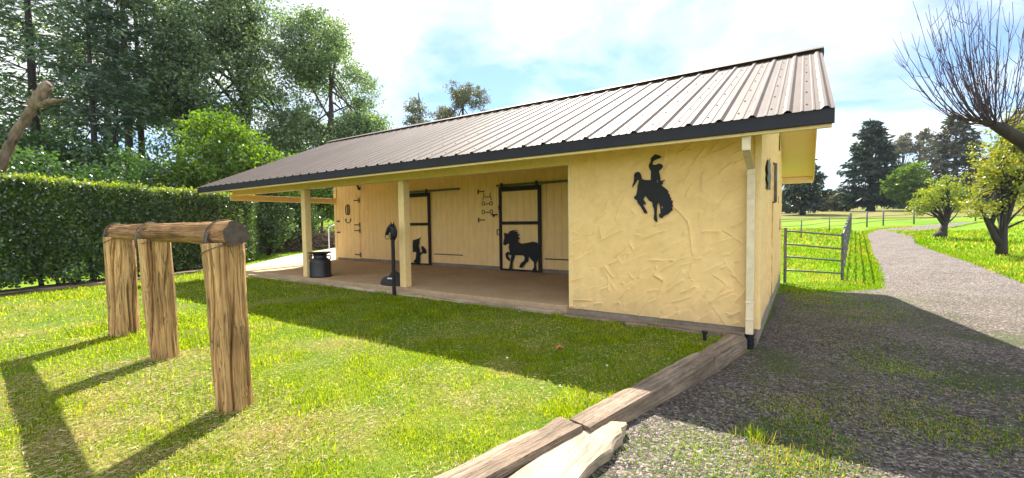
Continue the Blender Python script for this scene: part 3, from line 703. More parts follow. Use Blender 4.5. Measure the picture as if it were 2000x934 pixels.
for (cx, cy), pr, sd in (((-6.89, -4.004), .15, 1), ((-5.26, -4.127), .135, 2), ((-3.237, -4.303), .14, 3)):
    r_ = random.Random(sd)
    c = ra + ax * ((Vector((cx, cy, 1.32)) - ra).dot(ax))
    m = MB()
    for k in range(3):
        off = -.10 + k * .038 + r_.uniform(-.008, .008) - .02
        skew = r_.uniform(-.07, .08)
        m.tube([c + ax * (off + skew * math.cos(w)) + side * (.098 + .004 * k) * math.cos(w) + Vector((0, 0, .099 + .003 * k)) * math.sin(w) for w in np.linspace(0, 2 * PI, 22)], .0042, 6)
    # loops round the post top and hanging ends
    pc = Vector((cx, cy, 1.19))
    for k in range(1):
        m.tube([pc + Vector((math.cos(w) * (pr + .008), math.sin(w) * (pr + .008), .03 + .05 * math.sin(w + 1 + k))) for w in np.linspace(PI * .75, 1.9 * PI, 20)], .0045, 6)
    for k in range(5):
        s0 = c + ax * (-.11 + r_.uniform(-.02, .06)) - side * (-.1) 
        ln = r_.uniform(.10, .26)
        m.tube([s0 + Vector((0, 0, .02)), s0 + side * .02 + ax * r_.uniform(-.03, .01) + Vector((0, 0, -ln * .5)), s0 + side * r_.uniform(0, .03) + ax * r_.uniform(-.06, .02) + Vector((0, 0, -ln))], .0045, 6)
    m.build('lashing', M['leather'], HR, 1)

# ------------------------------------------------------------------ sleepers edging the lawn
def sleeper(name, a, b, w, z0, z1, mat, label, cat='sleeper', seed=0, group=None):
    """rough sawn timber from a to b (centre line), irregular edges"""
    a, b = Vector((*a, 0)), Vector((*b, 0)); d = (b - a); ln = d.length; d.normalize(); s = Vector((d.y, -d.x, 0))
    r = np.random.default_rng(seed); n = max(8, int(ln / .045)); m = MB(); ring = 12
    prof = [(-.5, 0), (-.5, .5), (-.5, .9), (-.44, 1), (-.2, 1), (.05, 1), (.25, 1), (.44, 1), (.5, .9), (.5, .5), (.5, 0), (0, 0)]
    vs = []; wr = r.uniform(-.006, .006, (n + 1, ring)); 
    kk = np.array([[i, j] for i in range(n + 1) for j in range(ring)], float)
    nz = vnoise(np.stack([kk[:, 0] * .22, kk[:, 1] * .9, kk[:, 0] * 0], -1), seed, 1).reshape(n + 1, ring) - .5
    gnaw = vnoise(np.stack([kk[:, 0] * .5, kk[:, 1] * 2.1, kk[:, 0] * 0], -1), seed + 9, 1).reshape(n + 1, ring)
    for i in range(n + 1):
        p = a + d * (ln * i / n)
        for j, (u, q) in enumerate(prof):
            e = .008 * nz[i, j] + wr[i, j] * .3 - (.02 * max(0, gnaw[i, j] - .62) / .38 if j in (3, 7) else 0)
            end = 0.0 if 0 < i < n else r.uniform(-.012, .012)
            pp = p + s * (u * w + (e if u > 0 else -e) * (1 if abs(u) > .4 else 0)) + d * end
            vs.append((pp.x, pp.y, z0 + (z1 - z0) * q + (e * .55 if q > .6 else 0)))
    fs = [(i * ring + j, i * ring + (j + 1) % ring, (i + 1) * ring + (j + 1) % ring, (i + 1) * ring + j) for i in range(n) for j in range(ring)]
    fs += [tuple(range(ring))[::-1], tuple(n * ring + j for j in range(ring))]
    q = Matrix.Rotation(math.atan2(-d.x, d.y), 4, 'Z'); mid = (a + b) / 2; qi = q.inverted()
    m.add([qi @ (Vector(p) - mid) for p in vs], fs)
    o = m.build(name, mat, None, 0); o.location = mid; o.rotation_euler = q.to_euler()
    return tag(o, label, cat, group)
G = 'old sleepers edging the lawn'
sleeper('railway_sleeper', (-.17, -.36), (-.345, -1.32), .195, -.3, .06, M['tie'], 'brown shaded sleeper beside the drain boot, its end against the barn corner', seed=1, group=G)
sleeper('railway_sleeper', (-.35, -1.33), (-.765, -3.29), .195, -.3, .078, M['tie'], 'long sleeper half in shade with a split dark hollow in its top', seed=2, group=G)
sleeper('railway_sleeper', (-.82, -3.31), (-1.42, -5.9), .205, -.3, .085, M['tie'], 'bleached sunlit sleeper lying alongside the loose plank', seed=3, group=G)
sleeper('railway_sleeper', (-.12, -.19), (-1.5, -.235), .15, -.2, .05, M['tie'], 'grey sleeper laid along the foot of the stucco wall behind the pipe stub', seed=4, group=G)
sleeper('railway_sleeper', (-1.45, -.17), (-2.5, -.17), .13, -.2, .022, M['tie'], 'thin low grey sleeper sunk below the stucco wall near the porch corner', seed=5, group=G)
G2 = 'flat boards edging the porch slab'
sleeper('edging_board', (-2.5, -.17), (-6.6, -.165), .12, -.1, .052, M['plank'], 'pale flat board edging the porch slab before the second sliding door', 'edging board', 6, G2)
sleeper('edging_board', (-6.63, -.165), (-13.0, -.12), .12, -.1, .05, M['plank'], 'long pale edging board running past the milk can to the walk', 'edging board', 7, G2)
sleeper('edging_timber', (-12.6, -7.5), (-13.42, -2.6), .12, -.05, .07, M['tie'], 'dark timber edging between sunny lawn and hedge, end near the frame edge', 'edging timber', 8, 'timbers edging the hedge bed')
sleeper('edging_timber', (-13.43, -2.58), (-14.8, 1.02), .12, -.05, .07, M['tie'], 'dark timber edging at the hedge foot behind the hitching rail', 'edging timber', 9, 'timbers edging the hedge bed')
# loose split plank
m = MB(); out = [(-1.22, -5.3), (-1.0, -4.6), (-.86, -4.05), (-.825, -3.75), (-.81, -3.57), (-.76, -3.35), (-.67, -3.13), (-.62, -3.085), (-.53, -3.05), (-.515, -3.10), (-.535, -3.14), (-.50, -3.2), (-.515, -3.3), (-.495, -3.42), (-.52, -3.53), (-.535, -3.66), (-.53, -3.8), (-.60, -4.2), (-.86, -5.2)]
n = len(out); vs = []
ccx = [np.interp(y, [-5.3, -4.05, -3.57, -3.05], [-1.04, -.70, -.66, -.59]) for x, y in out]
for k, (z, e) in enumerate(((-.045, .02), (-.03, .008), (.03, 0.0), (.046, .006))):
    for i, (x, y) in enumerate(out):
        sg = 1 if x < ccx[i] else -1
        vs.append((x + sg * e + .004 * math.sin(i * 5.1 + k * 2), y, z + .004 * math.sin(i * 2.3) * (k > 1)))
m.add(vs, [tuple(range(n))[::-1], tuple(3 * n + i for i in range(n))] + [(k * n + i, k * n + (i + 1) % n, (k + 1) * n + (i + 1) % n, (k + 1) * n + i) for k in (0, 1, 2) for i in range(n)])
tag(m.build('loose_plank', M['plank']), 'pale split loose plank with a broken end lying on the gravel', 'plank')

# ------------------------------------------------------------------ porch objects
mc = thing('milk_can', 'black old milk can with a flared lid beside the porch post', 'milk can', (-9.08, .14, .121))
MB().lathe([(.235, 0), (.245, .012), (.245, .05), (.238, .06), (.238, .33), (.232, .37), (.20, .415), (.155, .45), (.145, .47), (.145, .515), (.16, .53)], (-9.08, .14, .121), 40).build('body', M['can'], mc, 2)
MB().lathe([(.15, .525), (.155, .535), (.19, .55), (.265, .575), (.275, .585), (.262, .588), (.18, .572), (.12, .565), (.05, .57), (.02, .585)], (-9.08, .14, .121), 40).build('lid', M['can'], mc, 2)
for sg in (-1, 1):
    dx, dy = sg * .83, sg * .55
    MB().tube([(-9.08 + dx * .16, .14 + dy * .16, .621), (-9.08 + dx * .24, .14 + dy * .24, .63), (-9.08 + dx * .255, .14 + dy * .255, .56), (-9.08 + dx * .21, .14 + dy * .21, .51)], .014, 8).build('handle', M['can'], mc, 1)

hp = thing('hitching_post', 'slim black iron hitching post topped with a horse head and ring', 'hitching post', (-6.03, -.27, 0))
MB().tube([(-6.03, -.27, -.05), (-6.03, -.27, 1.08)], [.036, .034], 16).lathe([(.05, 1.06), (.052, 1.075), (.045, 1.10), (.036, 1.11)], (-6.03, -.27, 0), 16).build('pole', M['black'], hp, 2)
# sculpted head seen in profile: neck arched, face turned to -X
hx = lambda a, b, c=0: (-6.03 + a * 1.25, -.27 + c * 1.2, 1.06 + b * 1.15)
hd_ = MB()
hd_.tube([hx(0, 0), hx(.012, .06), hx(.02, .12), hx(.012, .18), hx(-.012, .225)], [.045, .058, .062, .055, .045], 12)
hd_.tube([hx(.005, .22), hx(-.03, .215), hx(-.075, .175), hx(-.115, .125), hx(-.135, .095), hx(-.142, .085)], [.05, .058, .05, .036, .034, .022], 12)
for c in (-.025, .025): hd_.tube([hx(0, .24, c), hx(.0, .265, c), hx(-.006, .305, c * 1.2)], [.016, .014, .002], 8)
hd_.tube([hx(.02, .265), hx(.055, .21), hx(.078, .14), hx(.07, .06), hx(.05, .02)], [.014, .022, .024, .022, .012], 8)
for c in (-.05, .05): hd_.tube([hx(-.055, .2, c * .9), hx(-.055, .2, c * 1.05)], [.012, .008], 8)
hd_.build('horse_head', M['black'], hp, 1)
MB().tube([hx(-.125 + .045 * math.cos(w), .06 + .05 * math.sin(w)) for w in np.linspace(0, 2 * PI, 20)], .007, 6).build('ring', M['black'], hp, 1)

bg = thing('carry_bag', 'slumped black bag with a white stripe lying on the porch edge', 'bag', (-6.52, .10, .121))
ph = np.linspace(0, PI / 2 * .999, 12); tht = np.linspace(0, 2 * PI, 40, endpoint=False)
m = MB(); vs = []
for a in ph[::1]:
    for t in tht:
        rr = 1 + .16 * (vnoise(np.array([math.cos(t) * 1.6, math.sin(t) * 1.6, a * 1.5]), 3) - .5)
        x = .30 * math.cos(t) * math.cos(a) ** .55 * rr; y = .16 * math.sin(t) * math.cos(a) ** .55 * rr
        hump = .135 + .07 * math.exp(-((x - .12) / .1) ** 2)
        vs.append((-6.52 + x, .10 + y, .121 + 1.25 * hump * math.sin(a) * rr))
nn = len(tht)
m.add(vs, [(i * nn + k, i * nn + (k + 1) % nn, (i + 1) * nn + (k + 1) % nn, (i + 1) * nn + k) for i in range(11) for k in range(nn)] + [tuple(range(nn))[::-1], tuple(11 * nn + k for k in range(nn))])
m.build('bag_body', M['bag'], bg, 1)
MB().tube([(-6.45, -.03, .29), (-6.45, .04, .38), (-6.43, .12, .40), (-6.40, .20, .32)], .012, 6).build('strap', M['bag'], bg, 1)
MB().hexa([(-6.47, -.062, .262), (-6.33, -.05, .262), (-6.33, -.02, .262), (-6.47, -.02, .262), (-6.47, -.058, .282), (-6.33, -.046, .282), (-6.33, -.02, .282), (-6.47, -.02, .282)]).build('stripe', M['white'], bg)

m = MB().tube([(-.48, -.56, -.05), (-.48, -.56, .085)], .02, 14).lathe([(.03, .085), (.034, .09), (.034, .108), (.028, .114)], (-.48, -.56, 0), 14)
tag(m.build('sprinkler_head', M['black'], None, 2), 'short black sprinkler stub standing in grass by the shaded sleeper', 'sprinkler')
# small things on the lawn
m = MB(); lf = [(0, 0), (.03, .035), (.07, .03), (.06, .0), (.10, -.02), (.055, -.03), (.03, -.06), (.015, -.025)]
m.add([(-1.73 + a, -1.80 + b, .055 + .02 * math.sin(i * 1.7)) for i, (a, b) in enumerate(lf)] + [(-1.70, -1.81, .045)], [(i, (i + 1) % 8, 8) for i in range(8)])
lo = m.build('fallen_leaf', M['deadleaf']); md = lo.modifiers.new('s', 'SOLIDIFY'); md.thickness = .002
tag(lo, 'single curled orange dead leaf lying on the shaded grass', 'leaf')
for k, (x, y, lab) in enumerate(((-1.86, -2.53, 'dandelion clock standing at the shadow edge in the lawn'), (-.99, -2.24, 'dandelion clock in shaded grass near the sleeper'))):
    t = thing('dandelion', lab, 'dandelion', (x, y, 0), 'dandelion clocks in the lawn')
    MB().tube([(x, y, 0), (x + .005, y, .05), (x + .002, y + .004, .10)], .0025, 5).build('stem', L['spring'], t)
    MB().lathe([(.003, -.010), (.008, -.007), (.010, 0), (.008, .007), (.003, .010)], (x + .002, y + .004, .11), 10).build('seed_head', M['fluff'], t, 1)

# ------------------------------------------------------------------ foliage tools
def unit(r, n):
    d = r.normal(size=(n, 3)); return d / np.linalg.norm(d, axis=1, keepdims=True)
def leafquads(P, Lh, W, r, dirs=None, curl=0):
    n = len(P); d = unit(r, n) if dirs is None else dirs
    q = np.cross(d, unit(r, n)); q /= np.linalg.norm(q, axis=1, keepdims=True) + 1e-9
    Ls = (Lh * r.uniform(.6, 1.3, n))[:, None]; Ws = (W * r.uniform(.6, 1.3, n))[:, None]
    a = d * Ls; b = q * Ws
    return np.stack([P, P + a * .5 + b * .5, P + a, P + a * .5 - b * .5], 1)
def crown_points(ells, nclump, r, seed, gap=.42, gsc=.55, shell=2.4):
    """clump centres inside a set of ellipsoids (cx,cy,cz,rx,ry,rz), denser to the outside, with noise-made gaps"""
    vol = np.array([e[3] * e[4] * e[5] for e in ells]) ** .75; vol /= vol.sum()
    out = []
    tot = 0
    while tot < nclump:
        k = r.choice(len(ells), size=nclump, p=vol); E = np.array(ells)[k]
        p = E[:, :3] + unit(r, nclump) * (r.random(nclump) ** (1 / shell))[:, None] * E[:, 3:]
        keep = vnoise(p, seed, gsc) > gap
        out.append(p[keep]); tot += keep.sum()
    return np.concatenate(out)[:nclump]
def clump_leaves(C, nleaf, rad, Lh, W, r, flat=.6, wt=None):
    P = np.repeat(C, nleaf, 0)
    off = unit(r, len(P)) * (r.random(len(P)) ** .5)[:, None] * rad * np.repeat(r.uniform(.5, 1.4, len(C)), nleaf)[:, None]
    off[:, 2] *= flat
    return leafquads(P + off, Lh, W, r)
def curve_pts(a, b, r, sag=.15, n=6):
    a = np.array(a); b = np.array(b); L_ = np.linalg.norm(b - a); o = r.normal(size=3) * sag * L_; o[2] += .12 * L_
    t = np.linspace(0, 1, n)[:, None]
    return [tuple(p) for p in (a * (1 - t) + b * t + o * (t * (1 - t)))]
def trunk_limbs(m, path, radii, C, r, nl, lr, frac=(.35, 1.0), n=7):
    m.tube(path, radii, 12)
    path = np.array(path); 
    for i in range(nl):
        c = C[r.integers(len(C))]
        s = r.uniform(*frac); k = s * (len(path) - 1); j = min(int(k), len(path) - 2); base = path[j] + (path[j + 1] - path[j]) * (k - j)
        rb = radii[j] * .45
        pts = curve_pts(base, c, r)
        m.tube(pts, list(np.linspace(min(rb, lr), .25 * lr * .4, len(pts))), 6, cap=False)
def broadleaf(name, label, cat, path, radii, ells, nclump, nleaf, rad, Lh, W, lm, bm, seed, nl=26, lr=.12, gap=.42, gsc=.55, group=None, flat=.6, shell=2.4, frac=(.35, 1.0)):
    r = np.random.default_rng(seed)
    t = thing(name, label, cat, path[0], group)
    C = crown_points(ells, nclump, r, seed, gap, gsc, shell)
    arr_mesh('crown', clump_leaves(C, nleaf, rad, Lh, W, r, flat), lm, t)
    m = MB(); trunk_limbs(m, path, radii, C, r, nl, lr, frac); m.build('trunk', bm, t, 1)
    return t
def conifer(name, label, x, y, h, rmax, lm, bm, seed, z0=None, start=.12, trunk_r=.3, nwh=34, per=6, leaf=(.55, .16), dens=26, droop=-.25, power=.8, top=.02, group=None, dead=0.0, lean=(0, 0), ragged=.35, bias=None):
    r = np.random.default_rng(seed); z0 = tz(x, y) if z0 is None else z0
    t = thing(name, label, 'conifer tree', (x, y, z0 - .1), group)
    m = MB(); tp = [(x + lean[0] * s + .12 * math.sin(s * 7 + seed) * s, y + lean[1] * s, z0 - .1 + h * s) for s in np.linspace(0, 1, 9)]
    tr = [trunk_r * (1.25 if i == 0 else 1) * (1 - s) + .02 for i, s in enumerate(np.linspace(0, 1, 9))]
    m.tube(tp, tr, 10)
    Q = []
    for i in range(nwh):
        s = start + (1 - start) * (i + r.uniform(-.3, .3)) / nwh
        s = min(max(s, start), .995)
        Lb = rmax * max(0.0, (1 - (s - start) / (1 - start))) ** power + top
        if s < start + .12: Lb *= .65 + 2.5 * (s - start)
        for k in range(per):
            az = r.uniform(0, 2 * PI); l = Lb * r.uniform(1 - ragged, 1.1)
            if bias is not None: l *= 1 + bias[1] * math.cos(az - bias[0])
            el = droop + .5 * s + r.uniform(-.15, .15)
            zc = z0 + h * s
            b0 = np.array([x + lean[0] * s, y + lean[1] * s, zc]); d = np.array([math.cos(az) * math.cos(el), math.sin(az) * math.cos(el), math.sin(el)])
            e = b0 + d * l; e[2] -= .06 * l * l / max(rmax, .1) * 1.0
            mid = (b0 + e) / 2 + np.array([0, 0, .06 * l])
            m.tube([tuple(b0), tuple(mid), tuple(e)], [max(.012, trunk_r * .16 * (1 - s)), max(.009, trunk_r * .10 * (1 - s)), .006], 4, cap=False)
            if r.random() < dead: continue
            n = max(4, int(dens * l / rmax))
            tt_ = r.random(n) ** .7 * .9 + .12
            P = b0 * (1 - tt_[:, None]) + e * tt_[:, None]
            sidev = np.array([-d[1], d[0], 0]); 
            P = P + sidev * (r.normal(size=n) * .16 * l * (1.15 - tt_))[:, None] + np.array([0, 0, 1]) * (r.normal(size=n) * .04 * l - .02 * l)[:, None]
            dv = d * .5 + sidev * r.normal(size=(n, 1)) * .6 + r.normal(size=(n, 3)) * .25 + np.array([0, 0, -.35]); dv /= np.linalg.norm(dv, axis=1, keepdims=True)
            Q.append(leafquads(P, leaf[0], leaf[1], r, dv))
    arr_mesh('crown', np.concatenate(Q), lm, t); m.build('trunk', bm, t, 1)
    return t

# ------------------------------------------------------------------ hedge and shrubs
def polyline(pts, n):
    pts = np.array(pts, float); d = np.r_[0, np.cumsum(np.linalg.norm(np.diff(pts, axis=0), axis=1))]
    s = np.linspace(0, d[-1], n); return np.stack([np.interp(s, d, pts[:, k]) for k in (0, 1)], 1)
HL = polyline([(-13.55, -7.2), (-13.6, -5.5), (-13.75, -3.8), (-14.2, -1.6), (-15.2, .6), (-16.6, 2.2), (-18.0, 3.2)], 400)
hg = thing('hedge', 'tall clipped dark green hedge with sunlit yellow-green top behind the lawn', 'hedge', (-14.4, -1.6, 0))
r = np.random.default_rng(77)
def hedge_pts(n, mode):
    k = r.integers(0, 399, n); f = r.random(n)[:, None]; p = HL[k] * (1 - f) + HL[k + 1] * f
    tg = HL[k + 1] - HL[k]; tg /= np.linalg.norm(tg, axis=1, keepdims=True); nrm = np.stack([-tg[:, 1], tg[:, 0]], 1)   # away from the lawn
    nrm *= np.sign((nrm * np.array([-1, .3])).sum(1))[:, None]
    sN = k / 400
    zb = .02 + .20 * (vnoise(np.stack([sN * 30, sN * 0, sN * 0], -1), 5))
    top = 2.36 + .10 * (vnoise(np.stack([sN * 60, sN * 0, sN * 0], -1), 6) - .5) + .09 * (1 - sstep(.3, .5, sN)) - .02
    wob = .16 * (vnoise(np.stack([p[:, 0] * 1.2, p[:, 1] * 1.2, sN * 0], -1), 7) - .5)
    if mode == 'face':
        z = zb + (top - zb) * r.random(n); dep = np.abs(r.normal(size=n)) * .10 + wob + .10 * (vnoise(np.stack([p[:, 1] * 2.5, z * 2.5, z * 0], -1), 8))
    elif mode == 'top':
        z = top - np.abs(r.normal(size=n)) * .06 + .05 * (r.random(n) ** 3) * 2; dep = r.random(n) * 1.25 + wob * .5
    elif mode == 'back':
        z = zb + (top - zb) * r.random(n); dep = 1.25 - np.abs(r.normal(size=n)) * .1
    else:
        z = zb + .1 + (top - zb - .15) * r.random(n); dep = .15 + r.random(n) * .95
    return np.c_[p + nrm * dep[:, None], z]
P = np.concatenate([hedge_pts(34000, 'face'), hedge_pts(17000, 'top'), hedge_pts(6000, 'back'), hedge_pts(32000, 'in')])
arr_mesh('foliage', leafquads(P, .085, .05, r), L['hedge'], hg)
P = hedge_pts(9000, 'top'); P[:, 2] += .02 + r.random(9000) ** 2 * .09
d_ = unit(r, 9000) * .7 + np.array([0, 0, 1.0]); d_ /= np.linalg.norm(d_, axis=1, keepdims=True)
arr_mesh('new_growth', leafquads(P, .075, .045, r, d_), L['newgrowth'], hg)
m = MB()
for i in range(120, 240, 11):
    x, y = HL[i]; x -= .55 + r.uniform(-.2, .2)
    for k in range(3):
        m.tube([(x + r.uniform(-.06, .06), y + r.uniform(-.06, .06), 0), (x + r.uniform(-.12, .12), y + r.uniform(-.12, .12), .5), (x + r.uniform(-.3, .3), y + r.uniform(-.3, .3), 1.3)], [.028, .02, .012], 6)
m.build('stems', M['darkbark'], hg)
bpy.data.objects['stems'].name = 'woody_stem'

def shrub(name, label, x, y, h, w, lm, seed, nclump=120, nleaf=24, leaf=(.09, .05), z=None, cat='shrub', group=None, gap=.35, stems=5, zc=.62):
    r = np.random.default_rng(seed); z = tz(x, y) if z is None else z
    t = thing(name, label, cat, (x, y, z - .03), group)
    C = crown_points([(x, y, z + h * zc, w, w, h * (1 - zc)), (x + .2 * w, y - .2 * w, z + h * .5, w * .8, w * .8, h * .4)], nclump, r, seed, gap, 1.4 / max(w, .3))
    arr_mesh('foliage', clump_leaves(C, nleaf, .22 * w + .05, leaf[0], leaf[1], r, .8), lm, t)
    m = MB()
    for k in range(stems):
        c = C[r.integers(len(C))]; pts = curve_pts((x + r.uniform(-.05, .05), y + r.uniform(-.05, .05), z - .03), c, r, .12)
        m.tube(pts, list(np.linspace(.02 + .02 * w, .006, len(pts))), 6)
    m.build('stem', M['darkbark'], t, 1)
    return t
shrub('low_shrub', 'small thin leggy shrub at the timber edging under the hedge', -13.35, -3.25, .62, .32, L['under'], 101, 26, 14, (.06, .035), 0, stems=7)
shrub('low_shrub', 'low dark bushy sprouts spilling over the edging at the hedge foot', -13.3, -4.5, .5, .45, L['under'], 102, 60, 18, (.07, .04), 0)
shrub('low_shrub', 'tiny sprig of leaves beside the hitching rail end against the dark hedge', -14.9, .3, 1.5, .22, L['spring'], 103, 14, 9, (.07, .04), 0, zc=.85)

# ------------------------------------------------------------------ big trees behind the hedge
def tpath(x, y, h, lean=(0, 0), z0=None, n=7, wob=.15, seed=0):
    z0 = tz(x, y) - .15 if z0 is None else z0; r_ = random.Random(seed)
    return [(x + lean[0] * s + (wob * r_.uniform(-1, 1) if 0 < i else 0), y + lean[1] * s + (wob * r_.uniform(-1, 1) if 0 < i else 0), z0 + h * s) for i, s in enumerate(np.linspace(0, 1, n))]
TG = 'tall trees behind the hedge'
def trr(r0, n=7): return [r0 * (1.3 if i == 0 else 1) * (1 - .8 * i / (n - 1)) for i in range(n)]
conifer('pine_tree', 'shaggy dark pine rising behind the sawn-off trunk', -34.67, -.48, 20, 5.2, L['pine'], M['darkbark'], 201, start=.2, trunk_r=.23, nwh=30, per=7, leaf=(.42, .12), dens=58, droop=-.05, power=.45, group=TG, dead=.12)
conifer('pine_tree', 'bluish pine at the far end of the tree row, partly cut by the frame edge', -39.5, -2.6, 21, 5.5, L['pine'], M['darkbark'], 202, start=.18, trunk_r=.25, nwh=28, per=7, leaf=(.42, .12), dens=58, droop=0, power=.45, group=TG, dead=.1)
conifer('pine_tree', 'dark twin pine with slender stem just behind the ivy bank', -29.2, .7, 15, 2.9, L['pine'], M['darkbark'], 203, start=.25, trunk_r=.14, nwh=26, per=6, leaf=(.36, .11), dens=54, droop=.1, power=.5, group=TG, dead=.1)
conifer('pine_tree', 'leaning thin pine close beside another slender dark pine', -29.6, 1.45, 14, 2.6, L['pine'], M['darkbark'], 204, start=.3, trunk_r=.13, nwh=22, per=6, leaf=(.36, .11), dens=52, droop=.1, power=.5, group=TG, lean=(.3, .6), dead=.15)
conifer('redwood_tree', 'tall redwood with bare brown trunk and dead twiggy branches', -32.98, 3.06, 23, 4.6, L['pine'], M['redbark'], 205, start=.22, trunk_r=.21, nwh=40, per=6, leaf=(.36, .12), dens=36, droop=.0, power=.3, group=TG, dead=.6)
conifer('redwood_tree', 'second bare redwood, slightly thinner, close against its taller twin', -33.7, 3.85, 21, 4.0, L['brownfir'], M['redbark'], 206, start=.25, trunk_r=.18, nwh=34, per=6, leaf=(.36, .12), dens=36, droop=.05, power=.3, group=TG, dead=.6)
broadleaf('oak_tree', 'dark leaning oak filling the space beside the bare redwoods', 'tree', tpath(-30.4, 4.3, 9, (1, 1.2), seed=1), trr(.3), [(-30, 4.6, 8.2, 2.8, 2.8, 3.4), (-29.6, 5.2, 11.5, 2.3, 2.4, 2.6), (-30.6, 3.2, 6.0, 2.2, 2, 1.8), (-30.2, 4.6, 14.5, 2.4, 2.4, 2.0)], 560, 36, .75, .18, .11, L['oakdark'], M['darkbark'], 301, 26, .1, .47, .6, TG)
broadleaf('oak_tree', 'dim background oak showing between the pine stems and redwoods', 'tree', tpath(-36.5, 2.6, 9, (.5, .5), seed=11), trr(.28), [(-36.5, 2.4, 8.2, 3.6, 3.4, 3.2), (-37.5, .2, 7.4, 2.8, 2.6, 2.6), (-36, 4.8, 9.5, 3.0, 3.0, 3.0), (-37, 2.0, 12.5, 3.2, 3.2, 2.6)], 230, 34, .95, .24, .14, L['oakdark'], M['darkbark'], 308, 24, .1, .48, .5, TG)
broadleaf('oak_tree', 'huge spreading oak with smoky green crown above the bright maple', 'tree', tpath(-31.6, 8.6, 13, (1, .6), seed=2), trr(.45), [(-31.3, 7.0, 12.5, 4.0, 3.6, 4.6), (-30.6, 9.8, 11.5, 3.8, 3.6, 4.8), (-31.2, 8.2, 17.0, 4, 4, 3.4), (-32, 6.2, 8.4, 2.6, 2.6, 2.6), (-29.8, 10.6, 7.2, 2.8, 2.6, 2.4)], 1250, 40, .95, .20, .11, L['oak'], M['darkbark'], 302, 46, .16, .46, .5, TG)
broadleaf('oak_tree', 'airy pale oak with ragged outline where tree row meets open sky', 'tree', tpath(-28.6, 12.9, 11, (.8, .5), seed=3), trr(.36), [(-28.2, 12.2, 11.2, 3.2, 3.0, 4.0), (-27.2, 14.5, 9.5, 2.3, 2.5, 4.0), (-28.4, 12.6, 14.4, 2.2, 2.2, 2.0), (-26.9, 15.6, 6.4, 2.0, 2.0, 2.6), (-27.6, 13.6, 7.6, 2.2, 2.2, 2.2), (-28.4, 11.5, 6.6, 2.6, 2.4, 2.2)], 1150, 46, .85, .20, .11, L['oak'], M['bark'], 303, 26, .09, .46, .5, TG)
broadleaf('maple_tree', 'vivid green rounded maple standing just beyond the low roof corner', 'tree', tpath(-20.6, 3.0, 4, (.2, .2), seed=4), trr(.16), [(-20.7, 2.7, 4.4, 1.9, 1.8, 1.9), (-20.0, 4.4, 3.6, 1.6, 1.5, 1.3), (-20.9, 2.2, 3.2, 1.6, 1.5, 1.2), (-19.7, 5.4, 3.5, .8, .8, 1.2)], 520, 44, .5, .15, .10, L['maple'], M['bark'], 304, 26, .06, .36, .8)
broadleaf('poplar_tree', 'small hazy grey-green tree top showing above the roof ridge', 'tree', tpath(-36.0, 29.7, 13, seed=5), trr(.25), [(-36.0, 29.7, 12.8, 1.7, 1.7, 2.9), (-35.4, 30.4, 11.2, 1.6, 1.6, 1.8)], 190, 26, .6, .26, .14, L['grey'], M['bark'], 305, 18, .07, .42, .6, 'tree tops above the ridge')
broadleaf('poplar_tree', 'larger rounded tree top above the roof ridge with thin spiky outline', 'tree', tpath(-32.0, 32.6, 14, seed=6), trr(.3), [(-32.9, 31.8, 14.2, 1.9, 1.9, 3.0), (-31.1, 33.3, 14.0, 1.9, 1.9, 3.2), (-32, 32.6, 11.8, 3.0, 3.0, 2.2)], 430, 30, .62, .26, .14, L['grey'], M['bark'], 306, 26, .09, .42, .6, 'tree tops above the ridge')
# thicket on the bank
UG = 'thicket shrubs on the bank'
for i, (x, y, h, w, lm, lab) in enumerate(((-31.5, -3.2, 4.6, 2.3, 'under', 'dark thicket shrub low on the bank below the frame-edge pine'), (-30.4, -1.2, 3.6, 2.2, 'under', 'mid green rounded thicket shrub behind the sawn-off trunk'), (-29.5, .3, 3.6, 2.0, 'under', 'thicket shrub below the slender dark pines'), (-28.2, 1.6, 3.4, 1.9, 'under', 'thicket shrub in the gap between slender pines and redwoods'), (-27.2, 2.8, 3.4, 1.9, 'oakdark', 'dull dark thicket shrub at the foot of the bare redwoods'), (-25.8, 3.8, 3.6, 1.8, 'oakdark', 'dark brown-green thicket shrub beside the bright maple'), (-26.0, 6.0, 3.8, 2.2, 'oakdark', 'dark thicket shrub directly behind the bright maple'), (-25.6, 8.6, 4.2, 2.0, 'under', 'thicket shrub seen below the porch eave near the brush'), (-34.0, -4.8, 4.2, 2.4, 'under', 'thicket shrub at the outer end of the bank, past the frame-edge pine'))):
    shrub('thicket_shrub', lab, x, y, h, w, L[lm], 400 + i, 210, 40, (.17, .10), group=UG, gap=.36)
for i, (x, y, h, w, lab) in enumerate(((-20.9, -.3, 4.3, 1.7, 'tall thicket shrub added for shade close behind the hedge, in front of the slender pines'), (-20.4, -2.8, 4.0, 1.7, 'tall thicket shrub added for shade close behind the hedge by the sawn-off trunk'), (-21.6, -5.2, 4.0, 1.8, 'tall thicket shrub added for shade close behind the hedge at the frame edge'))):  # shrubs added to shade the grass behind the hedge, filling out the thicket too
    shrub('thicket_shrub', lab, x, y, h, w, L['under'], 440 + i, 230, 40, (.13, .08), group=UG, gap=.36)
shrub('laurel_shrub', 'dark evergreen shrub under the end of the porch eave', -19.6, 4.2, 2.3, 1.3, L['hedge'], 420, 220, 34, (.12, .07), 0)
shrub('laurel_shrub', 'big dark evergreen shrub behind the milk can, below the eave', -22.4, 6.9, 2.9, 1.5, L['hedge'], 421, 240, 36, (.13, .08), group=None)
broadleaf('lime_tree', 'lime green young tree glimpsed between porch post and barn end', 'tree', tpath(-24.4, 10.0, 3, seed=7), trr(.1), [(-24.4, 10.0, 3.0, 1.4, 1.4, 1.3), (-23.8, 10.8, 2.4, 1.2, 1.2, 1.0)], 260, 30, .4, .16, .10, L['lime'], M['bark'], 307, 12, .04, .34, .9)
